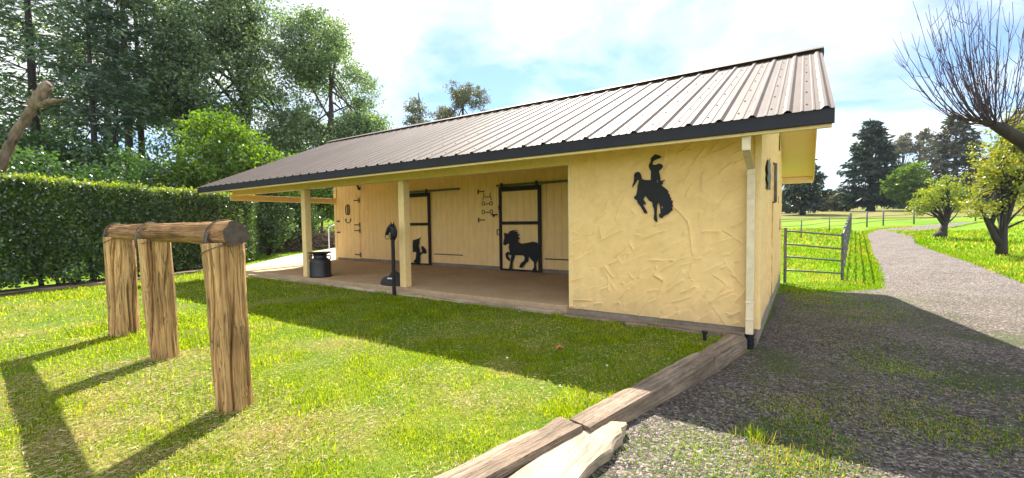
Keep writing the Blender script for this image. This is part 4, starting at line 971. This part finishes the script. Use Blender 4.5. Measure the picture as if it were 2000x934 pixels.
# sawn-off trunk leaning in at the frame edge
sa = thing('sawn_off_tree', 'pollarded bare leaning trunk with a knobbly sawn top behind the hedge', 'tree', (-17.3, -4.5, -.1))
m = MB()
m.tube([(-17.3, -4.5, -.1), (-16.95, -4.2, 1.6), (-16.57, -3.89, 2.9), (-16.34, -3.69, 3.61), (-15.94, -3.39, 4.38), (-15.72, -3.22, 4.7), (-15.62, -3.13, 4.95), (-15.62, -3.12, 5.12)], [.16, .13, .11, .10, .10, .14, .14, .08], 14)
m.tube([(-15.78, -3.26, 4.52), (-15.55, -3.1, 4.55), (-15.35, -2.97, 4.63), (-15.15, -2.85, 4.66)], [.075, .055, .045, .035], 10)
m.tube([(-15.7, -3.2, 4.62), (-15.82, -3.35, 4.78)], [.14, .11], 10)
m.tube([(-15.62, -3.13, 4.9), (-15.48, -3.06, 5.0)], [.14, .10], 10)
tr_ = m.build('trunk', M['palebark'], sa, 1)
md = tr_.modifiers.new('sub', 'SUBSURF'); md.levels = 3; md.render_levels = 3
tx = bpy.data.textures.new('knobs', 'CLOUDS'); tx.noise_scale = .2; md = tr_.modifiers.new('knob', 'DISPLACE'); md.texture = tx; md.strength = .13; md.texture_coords = 'LOCAL'
tx2 = bpy.data.textures.new('burrs', 'CLOUDS'); tx2.noise_scale = .07; md = tr_.modifiers.new('burr', 'DISPLACE'); md.texture = tx2; md.strength = .045; md.texture_coords = 'LOCAL'
# brush and leaf litter on the slope under the eave, and a wire fence by it
r = np.random.default_rng(55)
m = MB()
for i in range(420):
    c = np.array([-20.8 - r.random() * 3.6, 4.6 + r.random() * 7.0, 0]); c[2] = .05 + r.random() ** 1.5 * 1.25
    d = unit(r, 1)[0]; d[2] *= .45; l = r.uniform(.25, .95)
    m.tube([tuple(c - d * l), tuple(c + d * l * .1 + r.normal(size=3) * .05), tuple(c + d * l)], [.012, .010, .005], 4, cap=False)
tag(m.build('brush_pile', M['stick']), 'tangled heap of dead brown branches under the trees', 'brush pile', kind='stuff')
P = np.c_[-20.6 - r.random(16000) * 4.4, 4.2 + r.random(16000) * 8.5, np.zeros(16000)]; P[:, 2] = terrain(P[:, 0], P[:, 1]) + .02 + r.random(16000) ** 2 * .85
tag(arr_mesh('leaf_litter', leafquads(P, .10, .06, r), L['litter']), 'brown leaf litter and dry brush on the shaded slope', 'litter', kind='stuff')
wf = thing('wire_fence', 'light wire fence with a pale bent post beyond the porch', 'fence', (-17.78, 6.05, 0))
FP = [(-17.78, 6.05), (-18.9, 5.35), (-17.0, 8.2)]
MB().tube([(-17.78, 6.05, -.05), (-17.78, 6.05, 1.1), (-17.74, 6.08, 1.24), (-17.6, 6.2, 1.3), (-16.9, 6.9, 1.3)], .024, 8).build('post', M['white'], wf, 1)
MB().tube([(-18.7, 5.45, -.05), (-18.7, 5.45, 1.22)], .02, 8).build('post', M['galv'], wf, 1)
m = MB()
for z in (.35, .62, .9, 1.18):
    m.tube([(-18.7, 5.45, z), (-18.2, 5.75, z - .015), (-17.78, 6.05, z)], .006, 4)
m.build('wire', M['galv'], wf)

# ------------------------------------------------------------------ paddock fences
pf = thing('paddock_fence', 'grey four rail pipe fence running from the barn corner along the drive', 'fence', (1.31, 8.17, -.3))
c0, c1 = (1.31, 8.17), (3.42, 34.24)
posts = [(c0[0] + (c1[0] - c0[0]) * s, c0[1] + (c1[1] - c0[1]) * s) for s in np.linspace(0, 1, 11)]
hts = (1.19, .84, .53, .21)
for i, (x, y) in enumerate(posts):
    z = tz(x, y) if i else -.3
    MB().tube([(x, y, z - .1), (x, y, z + 1.23)], .036, 10).lathe([(.04, 1.225), (.03, 1.255), (.005, 1.265)], (x, y, z), 10).build('post', M['galv'], pf, 2)
MB().tube([(.09, 6.84, -.3), (.09, 6.84, 1.12)], .036, 10).build('post', M['galv'], pf, 2)
for k, h in enumerate(hts):
    MB().tube([(.09, 6.84, (1.05, .725, .41, .07)[k]), (c0[0], c0[1], -.3 + h)], .021, 8).build('rail', M['galv'], pf, 1)
    MB().tube([(x + .0, y, (tz(x, y) if i else -.3) + h) for i, (x, y) in enumerate(posts)], .021, 8).build('rail', M['galv'], pf, 1)
ff = thing('field_fence', 'far thin rail fence curving along the outside of the drive', 'fence', (5.01, 41.29, .4))
fp = [(3.42, 34.24), (5.01, 41.29), (6.32, 43.42), (8.62, 45.43), (11, 47.6), (13.42, 49.77), (17, 52), (22, 54), (28, 56)]
for x, y in fp[1:]:
    z = tz(x, y); MB().tube([(x, y, z - .1), (x, y, z + 1.32)], .055, 8).build('post', M['galv'], ff, 1)
for h in (1.25, .85, .45):
    MB().tube([(x, y, tz(x, y) + h) for x, y in fp], .022, 6).build('rail', M['galv'], ff, 1)
pw = thing('paddock_wire_fence', 'thin wire fence crossing the bright paddock behind the pipe rails', 'fence', (.41, 22.91, .17))
wp = [(-6, 17), (-2.6, 19.9), (.41, 22.91), (1.9, 28.5), (3.42, 34.24)]
for x, y in wp[:4]:
    z = tz(x, y); MB().tube([(x, y, z - .1), (x, y, z + 1.02)], .03, 8).build('post', M['galv'], pw, 1)
m = MB()
for h in (.98, .7, .42): m.tube([(x, y, tz(x, y) + h) for x, y in wp], .012, 5)
m.build('wire', M['galv'], pw)

# ------------------------------------------------------------------ trees by the drive and in the fields
CG = 'dark conifers beyond the paddock'
conifer('fir_tree', 'dark conifer half hidden behind the barn rear overhang', .52, 68.86, 8.6, 3.9, L['fir'], M['darkbark'], 501, start=.16, trunk_r=.35, nwh=22, per=8, leaf=(.7, .24), dens=46, group=CG, power=.6, droop=-.2)
conifer('fir_tree', 'broad dark conifer standing alone in the middle of the view', 9.6, 84, 14.8, 5.6, L['fir'], M['darkbark'], 502, start=.1, trunk_r=.5, nwh=32, per=9, leaf=(.85, .28), dens=64, group=CG, power=.72, droop=-.15)
conifer('fir_tree', 'tall brown-green conifer with layered open branches behind the orchard tree', 23.81, 106.15, 17.5, 7.4, L['brownfir'], M['darkbark'], 503, start=.1, trunk_r=.5, nwh=26, per=9, leaf=(1.0, .3), dens=62, group=CG, power=.8, droop=.0)
conifer('fir_tree', 'dark conifer mostly hidden behind the yellow-green fork-trunked tree', 30, 104, 13, 5.4, L['fir'], M['darkbark'], 504, start=.08, trunk_r=.4, nwh=24, per=8, leaf=(1.0, .3), dens=54, group=CG)
broadleaf('field_tree', 'fresh green round tree between the two big dark conifers', 'tree', tpath(13.23, 77.39, 4.4, seed=8), trr(.28), [(13.2, 77.4, 5.6, 2.9, 2.9, 2.6), (13.6, 77.2, 7.2, 2.0, 2.0, 1.6)], 330, 30, .75, .34, .2, L['maple'], M['darkbark'], 505, 18, .1, .36, .5)
for i, (x, y, dz, w, lab) in enumerate(((22.3, 147.2, 0, 3.2, 'thin airy eucalyptus, the shorter of the two grey tree tops'), (26.1, 149.8, 2.5, 4.0, 'taller airy grey eucalyptus top between the dark conifers'))):
    broadleaf('eucalyptus_tree', lab, 'tree', tpath(x, y, 16 + dz, seed=20 + i), trr(.4), [(x - .6, y, 18.5 + dz, w, w, 2.4), (x + .9, y, 15.5 + dz, w * .9, w, 2.6), (x, y, 20.2 + dz, w * .6, w * .6, 1.8)], 110, 26, .9, .6, .3, L['euc'], M['bark'], 510 + i, 18, .2, .47, .3, 'eucalyptus far beyond the field')
broadleaf('orchard_tree', 'small gnarled orchard tree with yellow-green crown and black knobby trunk by the drive', 'tree', [(6.33, 24.63, .05), (6.38, 24.68, .45), (6.48, 24.76, .85), (6.62, 24.88, 1.3), (6.72, 24.98, 1.9), (6.6, 24.95, 2.7)], [.26, .20, .12, .10, .07, .03],
          [(5.75, 24.3, 2.15, .75, .8, .62), (6.95, 25.2, 2.25, .75, .8, .7), (6.4, 24.9, 2.75, .85, .85, .58), (5.3, 24.1, 1.75, .45, .5, .4)], 215, 24, .24, .10, .06, L['spring'], M['darkbark'], 520, 28, .05, .45, 1.5, frac=(.4, 1))
ob = MB().tube([(6.48, 24.76, .8), (6.2, 24.6, 1.25), (5.75, 24.35, 1.7), (5.4, 24.15, 2.0)], [.09, .07, .045, .02], 8).tube([(6.2, 24.55, .0), (6.25, 24.6, .35), (6.33, 24.6, .55)], [.26, .24, .1], 9)
op = [o for o in bpy.data.objects if o.name.startswith('orchard_tree')][0]
ob.build('limb', M['darkbark'], op, 1)
z0 = tz(6.19, 16.07)
rt = broadleaf('fork_trunk_tree', 'yellow-green spring tree with two forked black trunks beside the drive', 'tree', [(6.19, 16.07, z0 - .05), (6.2, 16.08, z0 + .35), (6.22, 16.12, .55), (6.25, 16.19, 1.26), (6.32, 16.2, 2.2), (6.4, 16.3, 3.6)], [.17, .15, .13, .11, .08, .03],
          [(6.0, 16.0, 2.6, 1.0, 1.0, .9), (6.9, 16.7, 2.9, 1.0, 1.0, 1.1), (6.3, 16.3, 3.9, .9, .9, 1.1), (5.55, 15.7, 1.75, .5, .5, .5), (7.2, 16.9, 1.9, .9, .9, .7), (6.9, 16.8, 4.4, .8, .8, .8)], 430, 26, .26, .10, .06, L['amber'], M['darkbark'], 521, 34, .05, .42, 1.1)
MB().tube([(6.2, 16.08, z0 + .3), (6.02, 15.98, .55), (5.86, 15.9, .95), (5.74, 15.84, 1.2), (5.55, 15.7, 1.7)], [.12, .10, .085, .06, .025], 9).tube([(5.86, 15.9, .95), (5.98, 16.0, 1.35), (6.02, 16.0, 1.7), (6.0, 16, 2.3)], [.08, .07, .05, .02], 9).build('limb', M['darkbark'], rt, 1)
# bare pollard whose limb reaches into the picture
bt_ = thing('bare_tree', 'leafless pollarded tree with a fan of upright shoots from a thick limb', 'tree', (4.95, 7.35, tz(4.95, 7.35) - .1))
m = MB()
m.tube([(4.95, 7.35, tz(4.95, 7.35) - .1), (4.85, 7.2, .9), (4.6, 6.95, 1.85), (4.4, 6.8, 2.25), (3.91, 6.5, 2.75), (3.55, 6.27, 3.02), (3.38, 6.17, 3.12)], [.30, .24, .20, .15, .115, .10, .06], 12)
trb = m.build('trunk', M['darkbark'], bt_, 1)
r = np.random.default_rng(91); m = MB()
ux, uy = .83, .557
for i in range(66):
    s = r.random(); b0 = np.array([3.34, 6.15, 3.10]) * (1 - s * .75) + np.array([3.95, 6.52, 2.78]) * s * .75 + np.array([0, 0, .06])
    lat = r.uniform(-1.25, .9) if i % 3 else r.uniform(-1.5, -.4); dep = r.normal() * .5; ln = r.uniform(1.5, 3.3)
    d = np.array([ux * lat * .8 - uy * dep * .5, uy * lat * .8 + ux * dep * .5, 0])
    n = 9; t_ = np.linspace(0, 1, n)
    up = .98 - .22 * abs(lat)
    pts = [b0 + d * ln * (.62 * t ** .6) + np.array([0, 0, ln * (t ** 1.45) * up]) + r.normal(size=3) * .014 * t for t in t_]
    r0 = r.uniform(.007, .014)
    m.tube([tuple(p) for p in pts], list(np.linspace(r0, .003, n)), 5, cap=False)
    for k in range(r.integers(4, 11)):
        j = r.integers(2, n - 1); q = pts[j]; dd_ = (pts[j + 1] - pts[j]); dd_ /= np.linalg.norm(dd_)
        o_ = unit(r, 1)[0] * .7 + dd_; o_ /= np.linalg.norm(o_); tl = r.uniform(.05, .5)
        m.tube([tuple(q), tuple(q + o_ * tl * .5), tuple(q + o_ * tl + np.array([0, 0, tl * .3]))], [.005, .004, .002], 4, cap=False)
m.build('shoots', M['twig'], bt_, 1)
bpy.data.objects['shoots'].name = 'young_shoot'
# bushes and scrub far off
for i, (x, y, h, w, lm, lab) in enumerate(((5.2, 88, 2.6, 2.6, 'euc', 'dull olive bush at the foot of the broad conifer'), (3.6, 104, 3.0, 3.4, 'spring', 'pale yellow-green bush on the brown rise'), (13.5, 100, 2.4, 3.2, 'oakdark', 'low dark bush beyond the field fence'), (19.5, 96, 2.6, 3.4, 'under', 'green bush between the field tree and the layered conifer'), (-1.4, 78, 2.2, 2.6, 'euc', 'low grey bush beside the half hidden conifer'))):
    shrub('field_bush', lab, x, y, h, w, L[lm], 600 + i, 120, 26, (.4, .25), group='bushes at the field edge', zc=.5)
for i, (x, y, h, w, lm, lab) in enumerate(((17.5, 48, 3.2, 2.4, 'amber', 'autumn-toned bush behind the fork-trunked tree'), (21, 58, 4.6, 3.2, 'spring', 'big yellow-green bush at the picture edge beyond the bank'), (14.2, 30, 1.2, 1.4, 'under', 'low dark bush on the bank behind the fork-trunked tree'))):
    shrub('bank_bush', lab, x, y, h, w, L[lm], 620 + i, 160, 26, (.22, .13), group='bushes on the bank', zc=.5)
# far wood on the ridge: one mass
r = np.random.default_rng(3)
P = np.c_[r.uniform(-250, 700, 9000), r.uniform(1500, 1900, 9000), np.zeros(9000)]
ridge_z = 10 + 85 * np.clip(1 - ((P[:, 1] - 1900) / 300) ** 2, 0, 1) * .75
P[:, 2] = ridge_z + r.random(9000) * 9
tag(arr_mesh('far_wood', leafquads(P, 13, 10, r), L['fir']), 'distant wooded ridge fading to blue', 'wood', kind='stuff')

# ------------------------------------------------------------------ grass, weeds, loose stones
CAM = np.array([.421, -5.807, 1.4])
def blades(P, h, w, r, lean=.55):
    n = len(P); az = r.uniform(0, 2 * PI, n); d = np.stack([np.cos(az), np.sin(az), np.zeros(n)], 1)
    ta = az + r.normal(size=n) * .9 + PI / 2; t = np.stack([np.cos(ta), np.sin(ta), np.zeros(n)], 1)
    H = h * r.uniform(.45, 1.25, n); W = w * r.uniform(.7, 1.3, n); ln = np.abs(r.normal(size=n)) * lean
    tip = P + d * (H * np.sin(np.minimum(ln, 1.35)))[:, None]; tip[:, 2] += H * np.cos(np.minimum(ln, 1.35))
    b = t * (W * .5)[:, None]
    return np.stack([P - b, P + b, tip + b * .25, tip - b * .25], 1)
def in_lawn(x, y): return (x > bed_edge_x(y) + .06) & (x < tie_edge_x(y) - .03) & (y < -.24)
r = np.random.default_rng(8); Q = []
for rings, n in (((1.6, 3.2), 105000), ((3.2, 5.2), 120000), ((5.2, 8.5), 120000), ((8.5, 16), 120000)):
    rr = np.sqrt(r.uniform(rings[0] ** 2, rings[1] ** 2, n)); aa = r.uniform(math.radians(92), math.radians(185), n)
    x = CAM[0] + rr * np.cos(aa); y = CAM[1] + rr * np.sin(aa)
    k = in_lawn(x, y); x, y, rr = x[k], y[k], rr[k]
    P0 = np.stack([x, y, x * 0], -1)
    cl = vnoise(P0, 15, 3.5); big = vnoise(P0, 16, 1.1)
    bare = np.minimum.reduce([np.hypot(x - px_, y - py_) for px_, py_ in ((-6.826, -4.024), (-5.16, -4.124), (-3.155, -4.312))])
    keep = (r.random(len(x)) < (.5 + .8 * cl) * (1 - .5 * sstep(.50, .66, vnoise(P0, 40, 1.5)))) & (r.random(len(x)) < sstep(.10, .34, bare) + .12); x, y, rr, cl, big, P0 = x[keep], y[keep], rr[keep], cl[keep], big[keep], P0[keep]
    straw = sstep(-3.75, -4.6, y) * sstep(-1.9, -2.9, x) * (.35 + .65 * sstep(.38, .58, vnoise(P0, 40, 1.5)))
    keep = r.random(len(x)) > straw * .5; x, y, rr, cl, big = x[keep], y[keep], rr[keep], cl[keep], big[keep]
    h = (.017 + .034 * np.clip(cl - .38, 0, 1) + .010 * big) * (1 + .07 * np.maximum(0, rr - 4)); w = .0042 + .0013 * np.maximum(0, rr - 2.5)
    Q.append(blades(np.stack([x, y, np.zeros(len(x)) - .004], 1), h, w, r, .68))
# dead thatch lying flat between the blades
TQ = []
for rings, n in (((1.6, 3.4), 76000), ((3.4, 6), 70000), ((6, 14), 34000)):
    rr = np.sqrt(r.uniform(rings[0] ** 2, rings[1] ** 2, n)); aa = r.uniform(math.radians(92), math.radians(185), n)
    x = CAM[0] + rr * np.cos(aa); y = CAM[1] + rr * np.sin(aa); P0 = np.stack([x, y, x * 0], -1)
    bare = np.minimum.reduce([np.hypot(x - px_, y - py_) for px_, py_ in ((-6.826, -4.024), (-5.16, -4.124), (-3.155, -4.312))])
    dens = .06 + .34 * sstep(.46, .66, vnoise(P0, 40, 1.5)) * (.3 + .7 * sstep(-1.5, -4.2, y)) + .58 * sstep(-3.75, -4.6, y) * sstep(-1.9, -2.9, x) + .5 * (1 - sstep(.2, .6, bare))
    k = in_lawn(x, y) & (r.random(n) < dens); x, y, rr = x[k], y[k], rr[k]; n = len(x)
    d = np.stack([np.cos(aa[:n] * 917), np.sin(aa[:n] * 917), r.uniform(-.05, .28, n)], 1)
    TQ.append(leafquads(np.stack([x, y, r.uniform(.004, .018, n)], 1), .042, .0012 + .00075 * rr.mean(), r, d))
tag(arr_mesh('dry_thatch', np.concatenate(TQ), M['thatch']), 'straw coloured dead grass lying in patches on the lawn', 'dry grass', kind='stuff')
# taller tufts
for cx, cy, n, rad, hh in [(-1.5 - r.random() * 6, -5.0 + r.random() * 3.6, 70, .10 + r.random() * .1, .06) for _ in range(46)] + [(-2.5, -.33, 60, .06, .08), (-3.4, -.3, 60, .1, .07), (-5.2, -.3, 60, .1, .07), (-1.1, -.36, 70, .1, .08), (-6.3, -.28, 60, .1, .08), (-8, -.28, 60, .15, .07), (-3.1, -4.45, 60, .15, .06), (-5.1, -4.25, 60, .15, .06), (-6.8, -4.25, 60, .2, .06)]:
    p = np.c_[cx + r.normal(size=n) * rad, cy + r.normal(size=n) * rad, np.zeros(n)]; k = in_lawn(p[:, 0], p[:, 1]); p = p[k]
    if len(p): Q.append(blades(p, np.full(len(p), hh), np.full(len(p), .005 + .0012 * max(0, math.hypot(cx - CAM[0], cy - CAM[1]) - 2.5)), r, .5))
for s in np.linspace(-5.6, -.4, 260):      # fringe along the sleepers
    p = np.c_[tie_edge_x(s + r.normal(size=5) * .02) - .02 - np.abs(r.normal(size=5)) * .03, s + r.normal(size=5) * .02, np.zeros(5)]
    Q.append(blades(p, np.full(5, .07), np.full(5, .004), r, .45))
tag(arr_mesh('grass', np.concatenate(Q), M['blade']), 'short patchy lawn grass mixed with straw coloured thatch', 'grass', kind='stuff')

# meadow, verge and paddock grass
Q = []
def in_drive(x, y):
    i = np.clip(np.searchsorted(PL[:260, 1], y), 0, 259)
    return (x > PL[i, 0] + .04) & (x < PR[i, 0] - .04)
for (d0, d1), n, h, w in (((9, 14), 34000, .06, .013), ((14, 24), 44000, .09, .028), ((24, 44), 36000, .12, .06)):
    rr = np.sqrt(r.uniform(d0 ** 2, d1 ** 2, n)); aa = r.uniform(math.radians(55), math.radians(97), n)
    x = CAM[0] + rr * np.cos(aa); y = CAM[1] + rr * np.sin(aa)
    k = ~in_drive(x, y) & ~((x < .05) & (y < 7.2)) & (y > 4) | ((y > 33) & (x < PL[300, 0] - 2)); x, y = x[k], y[k]
    k = ~((y > 33) & (y < 44) & (x > 4.2) & (x < 13)); x, y = x[k], y[k]
    Q.append(blades(np.stack([x, y, terrain(x, y) - .01], 1), np.full(len(x), h), np.full(len(x), w), r, .5))
for PE, sg in ((PL, -1), (PR, 1)):
    k = np.where((PE[:, 1] > (5.0 if sg < 0 else 3.0)) & (PE[:, 1] < 42))[0]; k = r.choice(k, 9000); o_ = np.abs(r.normal(size=9000)) * .22 - .10
    x = PE[k, 0] + sg * o_; y = PE[k, 1] + r.normal(size=9000) * .12; dd = np.hypot(x - CAM[0], y - CAM[1])
    Q.append(blades(np.stack([x, y, terrain(x, y) + .005], 1), .04 + .0012 * dd, .006 + .0009 * dd, r, .7))
x = -15.5 - r.random(15000) * 9; y = -4.5 + r.random(15000) * 13
k = (y > -.5 + (-x - 14.1) * .93 + .35) | (x < -15.6) & (y < 2.5); x, y = x[k], y[k]
Q.append(blades(np.stack([x, y, terrain(x, y) - .005], 1), np.full(len(x), .07), np.full(len(x), .018), r, .5))
tag(arr_mesh('meadow_grass', np.concatenate(Q), M['meadowblade']), 'bright green paddock and verge grass beyond the barn', 'grass', kind='stuff')
# weeds in the gravel
Q = []
def gz(x, y): return terrain(x, y) + .012
for cx, cy, rad, dn, hh in [(-.21, -2.79, .14, 130, .035), (-.32, -3.11, .14, 160, .035), (.19, -2.61, .05, 150, .085), (.27, -2.8, .2, 260, .035), (.53, -1.24, .26, 330, .03), (.42, -2.04, .2, 260, .04), (1.29, -1.63, .26, 330, .04), (1.17, -.24, .22, 200, .03), (1.03, 3.06, .5, 700, .03), (1.21, 1.63, .42, 500, .03), (.45, -2.75, .12, 200, .05), (0, -2.94, .16, 200, .035), (-.5, -3.19, .1, 100, .03), (.64, -2.47, .12, 130, .04), (1.33, -1.81, .2, 160, .04), (.6, 4.4, .5, 700, .035), (1.2, 5.3, .5, 600, .04), (-.1, -1.9, .1, 60, .03), (.05, -3.3, .25, 260, .035), (.35, -3.2, .2, 220, .035), (-.17, -3.0, .16, 420, .028), (-.27, -3.3, .14, 380, .028), (.28, -3.0, .2, 520, .03), (.1, -3.15, .2, 480, .028), (.42, -2.92, .12, 360, .03), (.6, -2.7, .12, 300, .03), (0, -3.35, .2, 420, .028)]:
    n = dn; p = np.c_[cx + r.normal(size=n) * rad, cy + r.normal(size=n) * rad]
    p = p[p[:, 0] > tie_edge_x(p[:, 1]) + .26]
    if len(p): Q.append(blades(np.c_[p, gz(p[:, 0], p[:, 1])], np.full(len(p), hh if hh > .045 else hh * .68), np.full(len(p), .0045 + .0008 * max(0, cy + 3)), r, .6))
# low moss and weed film in the shaded yard
for cx, cy, rx, ry, n in [(1.03, 3.1, .55, .7, 4200), (1.25, 1.7, .4, .5, 2000), (.55, -1.2, .28, .35, 2700), (.42, -2.0, .22, .3, 2200), (1.29, -1.63, .25, .25, 2300), (1.17, -.24, .25, .35, 1600), (.5, 4.6, .5, .5, 2200), (1.4, 5.2, .4, .5, 2000), (.1, -3.0, .4, .25, 1500), (.45, -3.05, .25, .2, 900), (1.9, -.9, .4, .5, 900), (.9, .6, .35, .5, 700)]:
    p = np.c_[cx + r.normal(size=n) * rx, cy + r.normal(size=n) * ry]
    k = (p[:, 0] > tie_edge_x(p[:, 1]) + .27) & ~((p[:, 0] < .06) & (p[:, 1] > -.1)) & (vnoise(np.c_[p, p[:, 0] * 0], 21, 5) > .36); p = p[k]
    Q.append(blades(np.c_[p, gz(p[:, 0], p[:, 1]) - .002], np.full(len(p), .017), np.full(len(p), .0085 + .0009 * max(0, cy + 3)), r, .95))
tag(arr_mesh('gravel_weeds', np.concatenate(Q), M['meadowblade']), 'small grassy weeds growing in patches through the gravel', 'weeds', kind='stuff')
# loose stones
n = 26000
rr = np.sqrt(r.uniform(1.9 ** 2, 7.5 ** 2, n)); aa = r.uniform(math.radians(38), math.radians(124), n)
x = CAM[0] + rr * np.cos(aa); y = CAM[1] + rr * np.sin(aa)
k = (x > tie_edge_x(y) + .25) & ~((y > -.15) & (x < .04)); x, y, rr = x[k], y[k], rr[k]
n = len(x); sz = r.uniform(.003, .0085, n) * (1 + .08 * rr)
ang = r.uniform(0, 2 * PI, n)
ring = np.stack([np.stack([np.cos(ang + a) * sz * s1, np.sin(ang + a) * sz * s1 * .75, sz * 0], -1) for a, s1 in ((0, 1.2), (1.4, .9), (2.9, 1.1), (4.4, 1.0))], 1)
c = np.stack([x, y, gz(x, y) + .003], -1)
top = c + np.stack([r.normal(size=n) * sz * .2, r.normal(size=n) * sz * .2, sz * r.uniform(.5, .9, n)], -1)
ringp = c[:, None] + ring
V = np.concatenate([ringp, top[:, None]], 1)      # (n,5,3)
F = np.concatenate([np.stack([np.arange(n) * 5 + a, np.arange(n) * 5 + (a + 1) % 4, np.arange(n) * 5 + 4], -1) for a in range(4)])
me = bpy.data.meshes.new('loose_gravel'); me.vertices.add(n * 5); me.vertices.foreach_set('co', V.astype(np.float32).ravel())
me.loops.add(F.size); me.loops.foreach_set('vertex_index', F.astype(np.int32).ravel()); me.polygons.add(len(F)); me.polygons.foreach_set('loop_start', np.arange(0, F.size, 3, dtype=np.int32)); me.update(calc_edges=True)
me.materials.append(M['stone']); o = bpy.data.objects.new('loose_gravel', me); link(o)
tag(o, 'loose grey pebbles scattered over the yard', 'gravel', kind='stuff')

# thin blue air that fades the far ridge
hm, hnt, hout = nodes('haze_air'); pv = hnt.nodes.new('ShaderNodeVolumePrincipled'); pv.inputs['Color'].default_value = (.78, .87, 1, 1); pv.inputs['Density'].default_value = .00022
hnt.links.new(pv.outputs[0], hout.inputs['Volume'])
tag(MB().box(-1000, 1500, -80, 2750, -3, 170).build('haze', hm), kind='stuff')
# ------------------------------------------------------------------ light, sky, camera
EL, AZ = math.radians(48.0), math.atan2(-.53, .848)       # azimuth measured from +Y towards +X
sv = Vector((math.sin(AZ) * math.cos(EL), math.cos(AZ) * math.cos(EL), math.sin(EL)))
ld = bpy.data.lights.new('sun', 'SUN'); ld.energy = 5.0; ld.angle = math.radians(.53); ld.color = (1, .93, .82)
lo = bpy.data.objects.new('sun', ld); link(lo); lo.rotation_mode = 'QUATERNION'; lo.rotation_quaternion = sv.to_track_quat('Z', 'Y')
w = bpy.data.worlds.new('World'); S.world = w; w.use_nodes = True
nt = w.node_tree; nt.nodes.clear()
wo = nt.nodes.new('ShaderNodeOutputWorld'); bgk = nt.nodes.new('ShaderNodeBackground'); bgk.inputs[1].default_value = .06
sk = nt.nodes.new('ShaderNodeTexSky'); sk.sky_type = 'NISHITA'; sk.sun_disc = False; sk.sun_elevation = EL; sk.sun_rotation = AZ; sk.air_density = 1.0; sk.dust_density = .7; sk.ozone_density = 1.2
tc = nt.nodes.new('ShaderNodeTexCoord'); sx = nt.nodes.new('ShaderNodeSeparateXYZ'); nt.links.new(tc.outputs['Generated'], sx.inputs[0])
def mth(op, a, b=None):
    n_ = nt.nodes.new('ShaderNodeMath'); n_.operation = op
    for i, s in enumerate((a, b)):
        if s is None: continue
        if isinstance(s, (int, float)): n_.inputs[i].default_value = s
        else: nt.links.new(s, n_.inputs[i])
    return n_.outputs[0]
zz = mth('ADD', mth('MAXIMUM', sx.outputs[2], 0.0), .16)
cb = nt.nodes.new('ShaderNodeCombineXYZ'); nt.links.new(mth('DIVIDE', sx.outputs[0], zz), cb.inputs[0]); nt.links.new(mth('DIVIDE', sx.outputs[1], zz), cb.inputs[1])
n1 = noise(nt, cb.outputs[0], .85, 8, .58, .35)
cf = ramp(nt, n1, [(.41, (0, 0, 0)), (.60, (1, 1, 1))]).outputs[0]
n2 = noise(nt, cb.outputs[0], 1.7, 6, .55)
cc = ramp(nt, n2, [(.3, (5.6, 6.0, 6.6)), (.62, (8.2, 8.2, 8.1))]).outputs[0]
# clouds opposite the sun brightened, an added fill for the shaded walls
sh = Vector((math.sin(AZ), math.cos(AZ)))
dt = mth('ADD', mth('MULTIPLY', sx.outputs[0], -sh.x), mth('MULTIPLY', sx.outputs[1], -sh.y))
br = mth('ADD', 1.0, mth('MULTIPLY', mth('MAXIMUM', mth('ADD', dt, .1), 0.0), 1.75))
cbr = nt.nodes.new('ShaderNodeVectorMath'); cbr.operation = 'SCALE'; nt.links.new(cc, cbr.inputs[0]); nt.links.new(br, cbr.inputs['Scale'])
blue = mixc(nt, 1.0, sk.outputs[0], (.50, .73, .98), 'MULTIPLY')
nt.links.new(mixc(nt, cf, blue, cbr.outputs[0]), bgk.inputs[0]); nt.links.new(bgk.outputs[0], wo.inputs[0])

cd = bpy.data.cameras.new('camera'); co = bpy.data.objects.new('camera', cd); link(co)
cd.sensor_width = 36; cd.lens = 842.365 / 2000 * 36; cd.clip_end = 6000; cd.clip_start = .05
Rv, Uv, Fv = Vector((.83027544, .55718029, -.01388613)), Vector((-.01255421, .04360398, .99897001)), Vector((-.55721189, .82924593, -.04319827))
mw = Matrix((Rv, Uv, -Fv)).transposed().to_4x4(); mw.translation = Vector((.4210108, -5.80718331, 1.4)); co.matrix_world = mw
S.camera = co
S.view_settings.view_transform = 'Standard'; S.view_settings.look = 'None'; S.view_settings.gamma = 1; S.view_settings.exposure = 1.68
S.view_settings.use_curve_mapping = False
S.cycles.max_bounces = 8; S.cycles.diffuse_bounces = 4; S.cycles.transmission_bounces = 4; S.cycles.transparent_max_bounces = 4
S.cycles.use_denoising = True
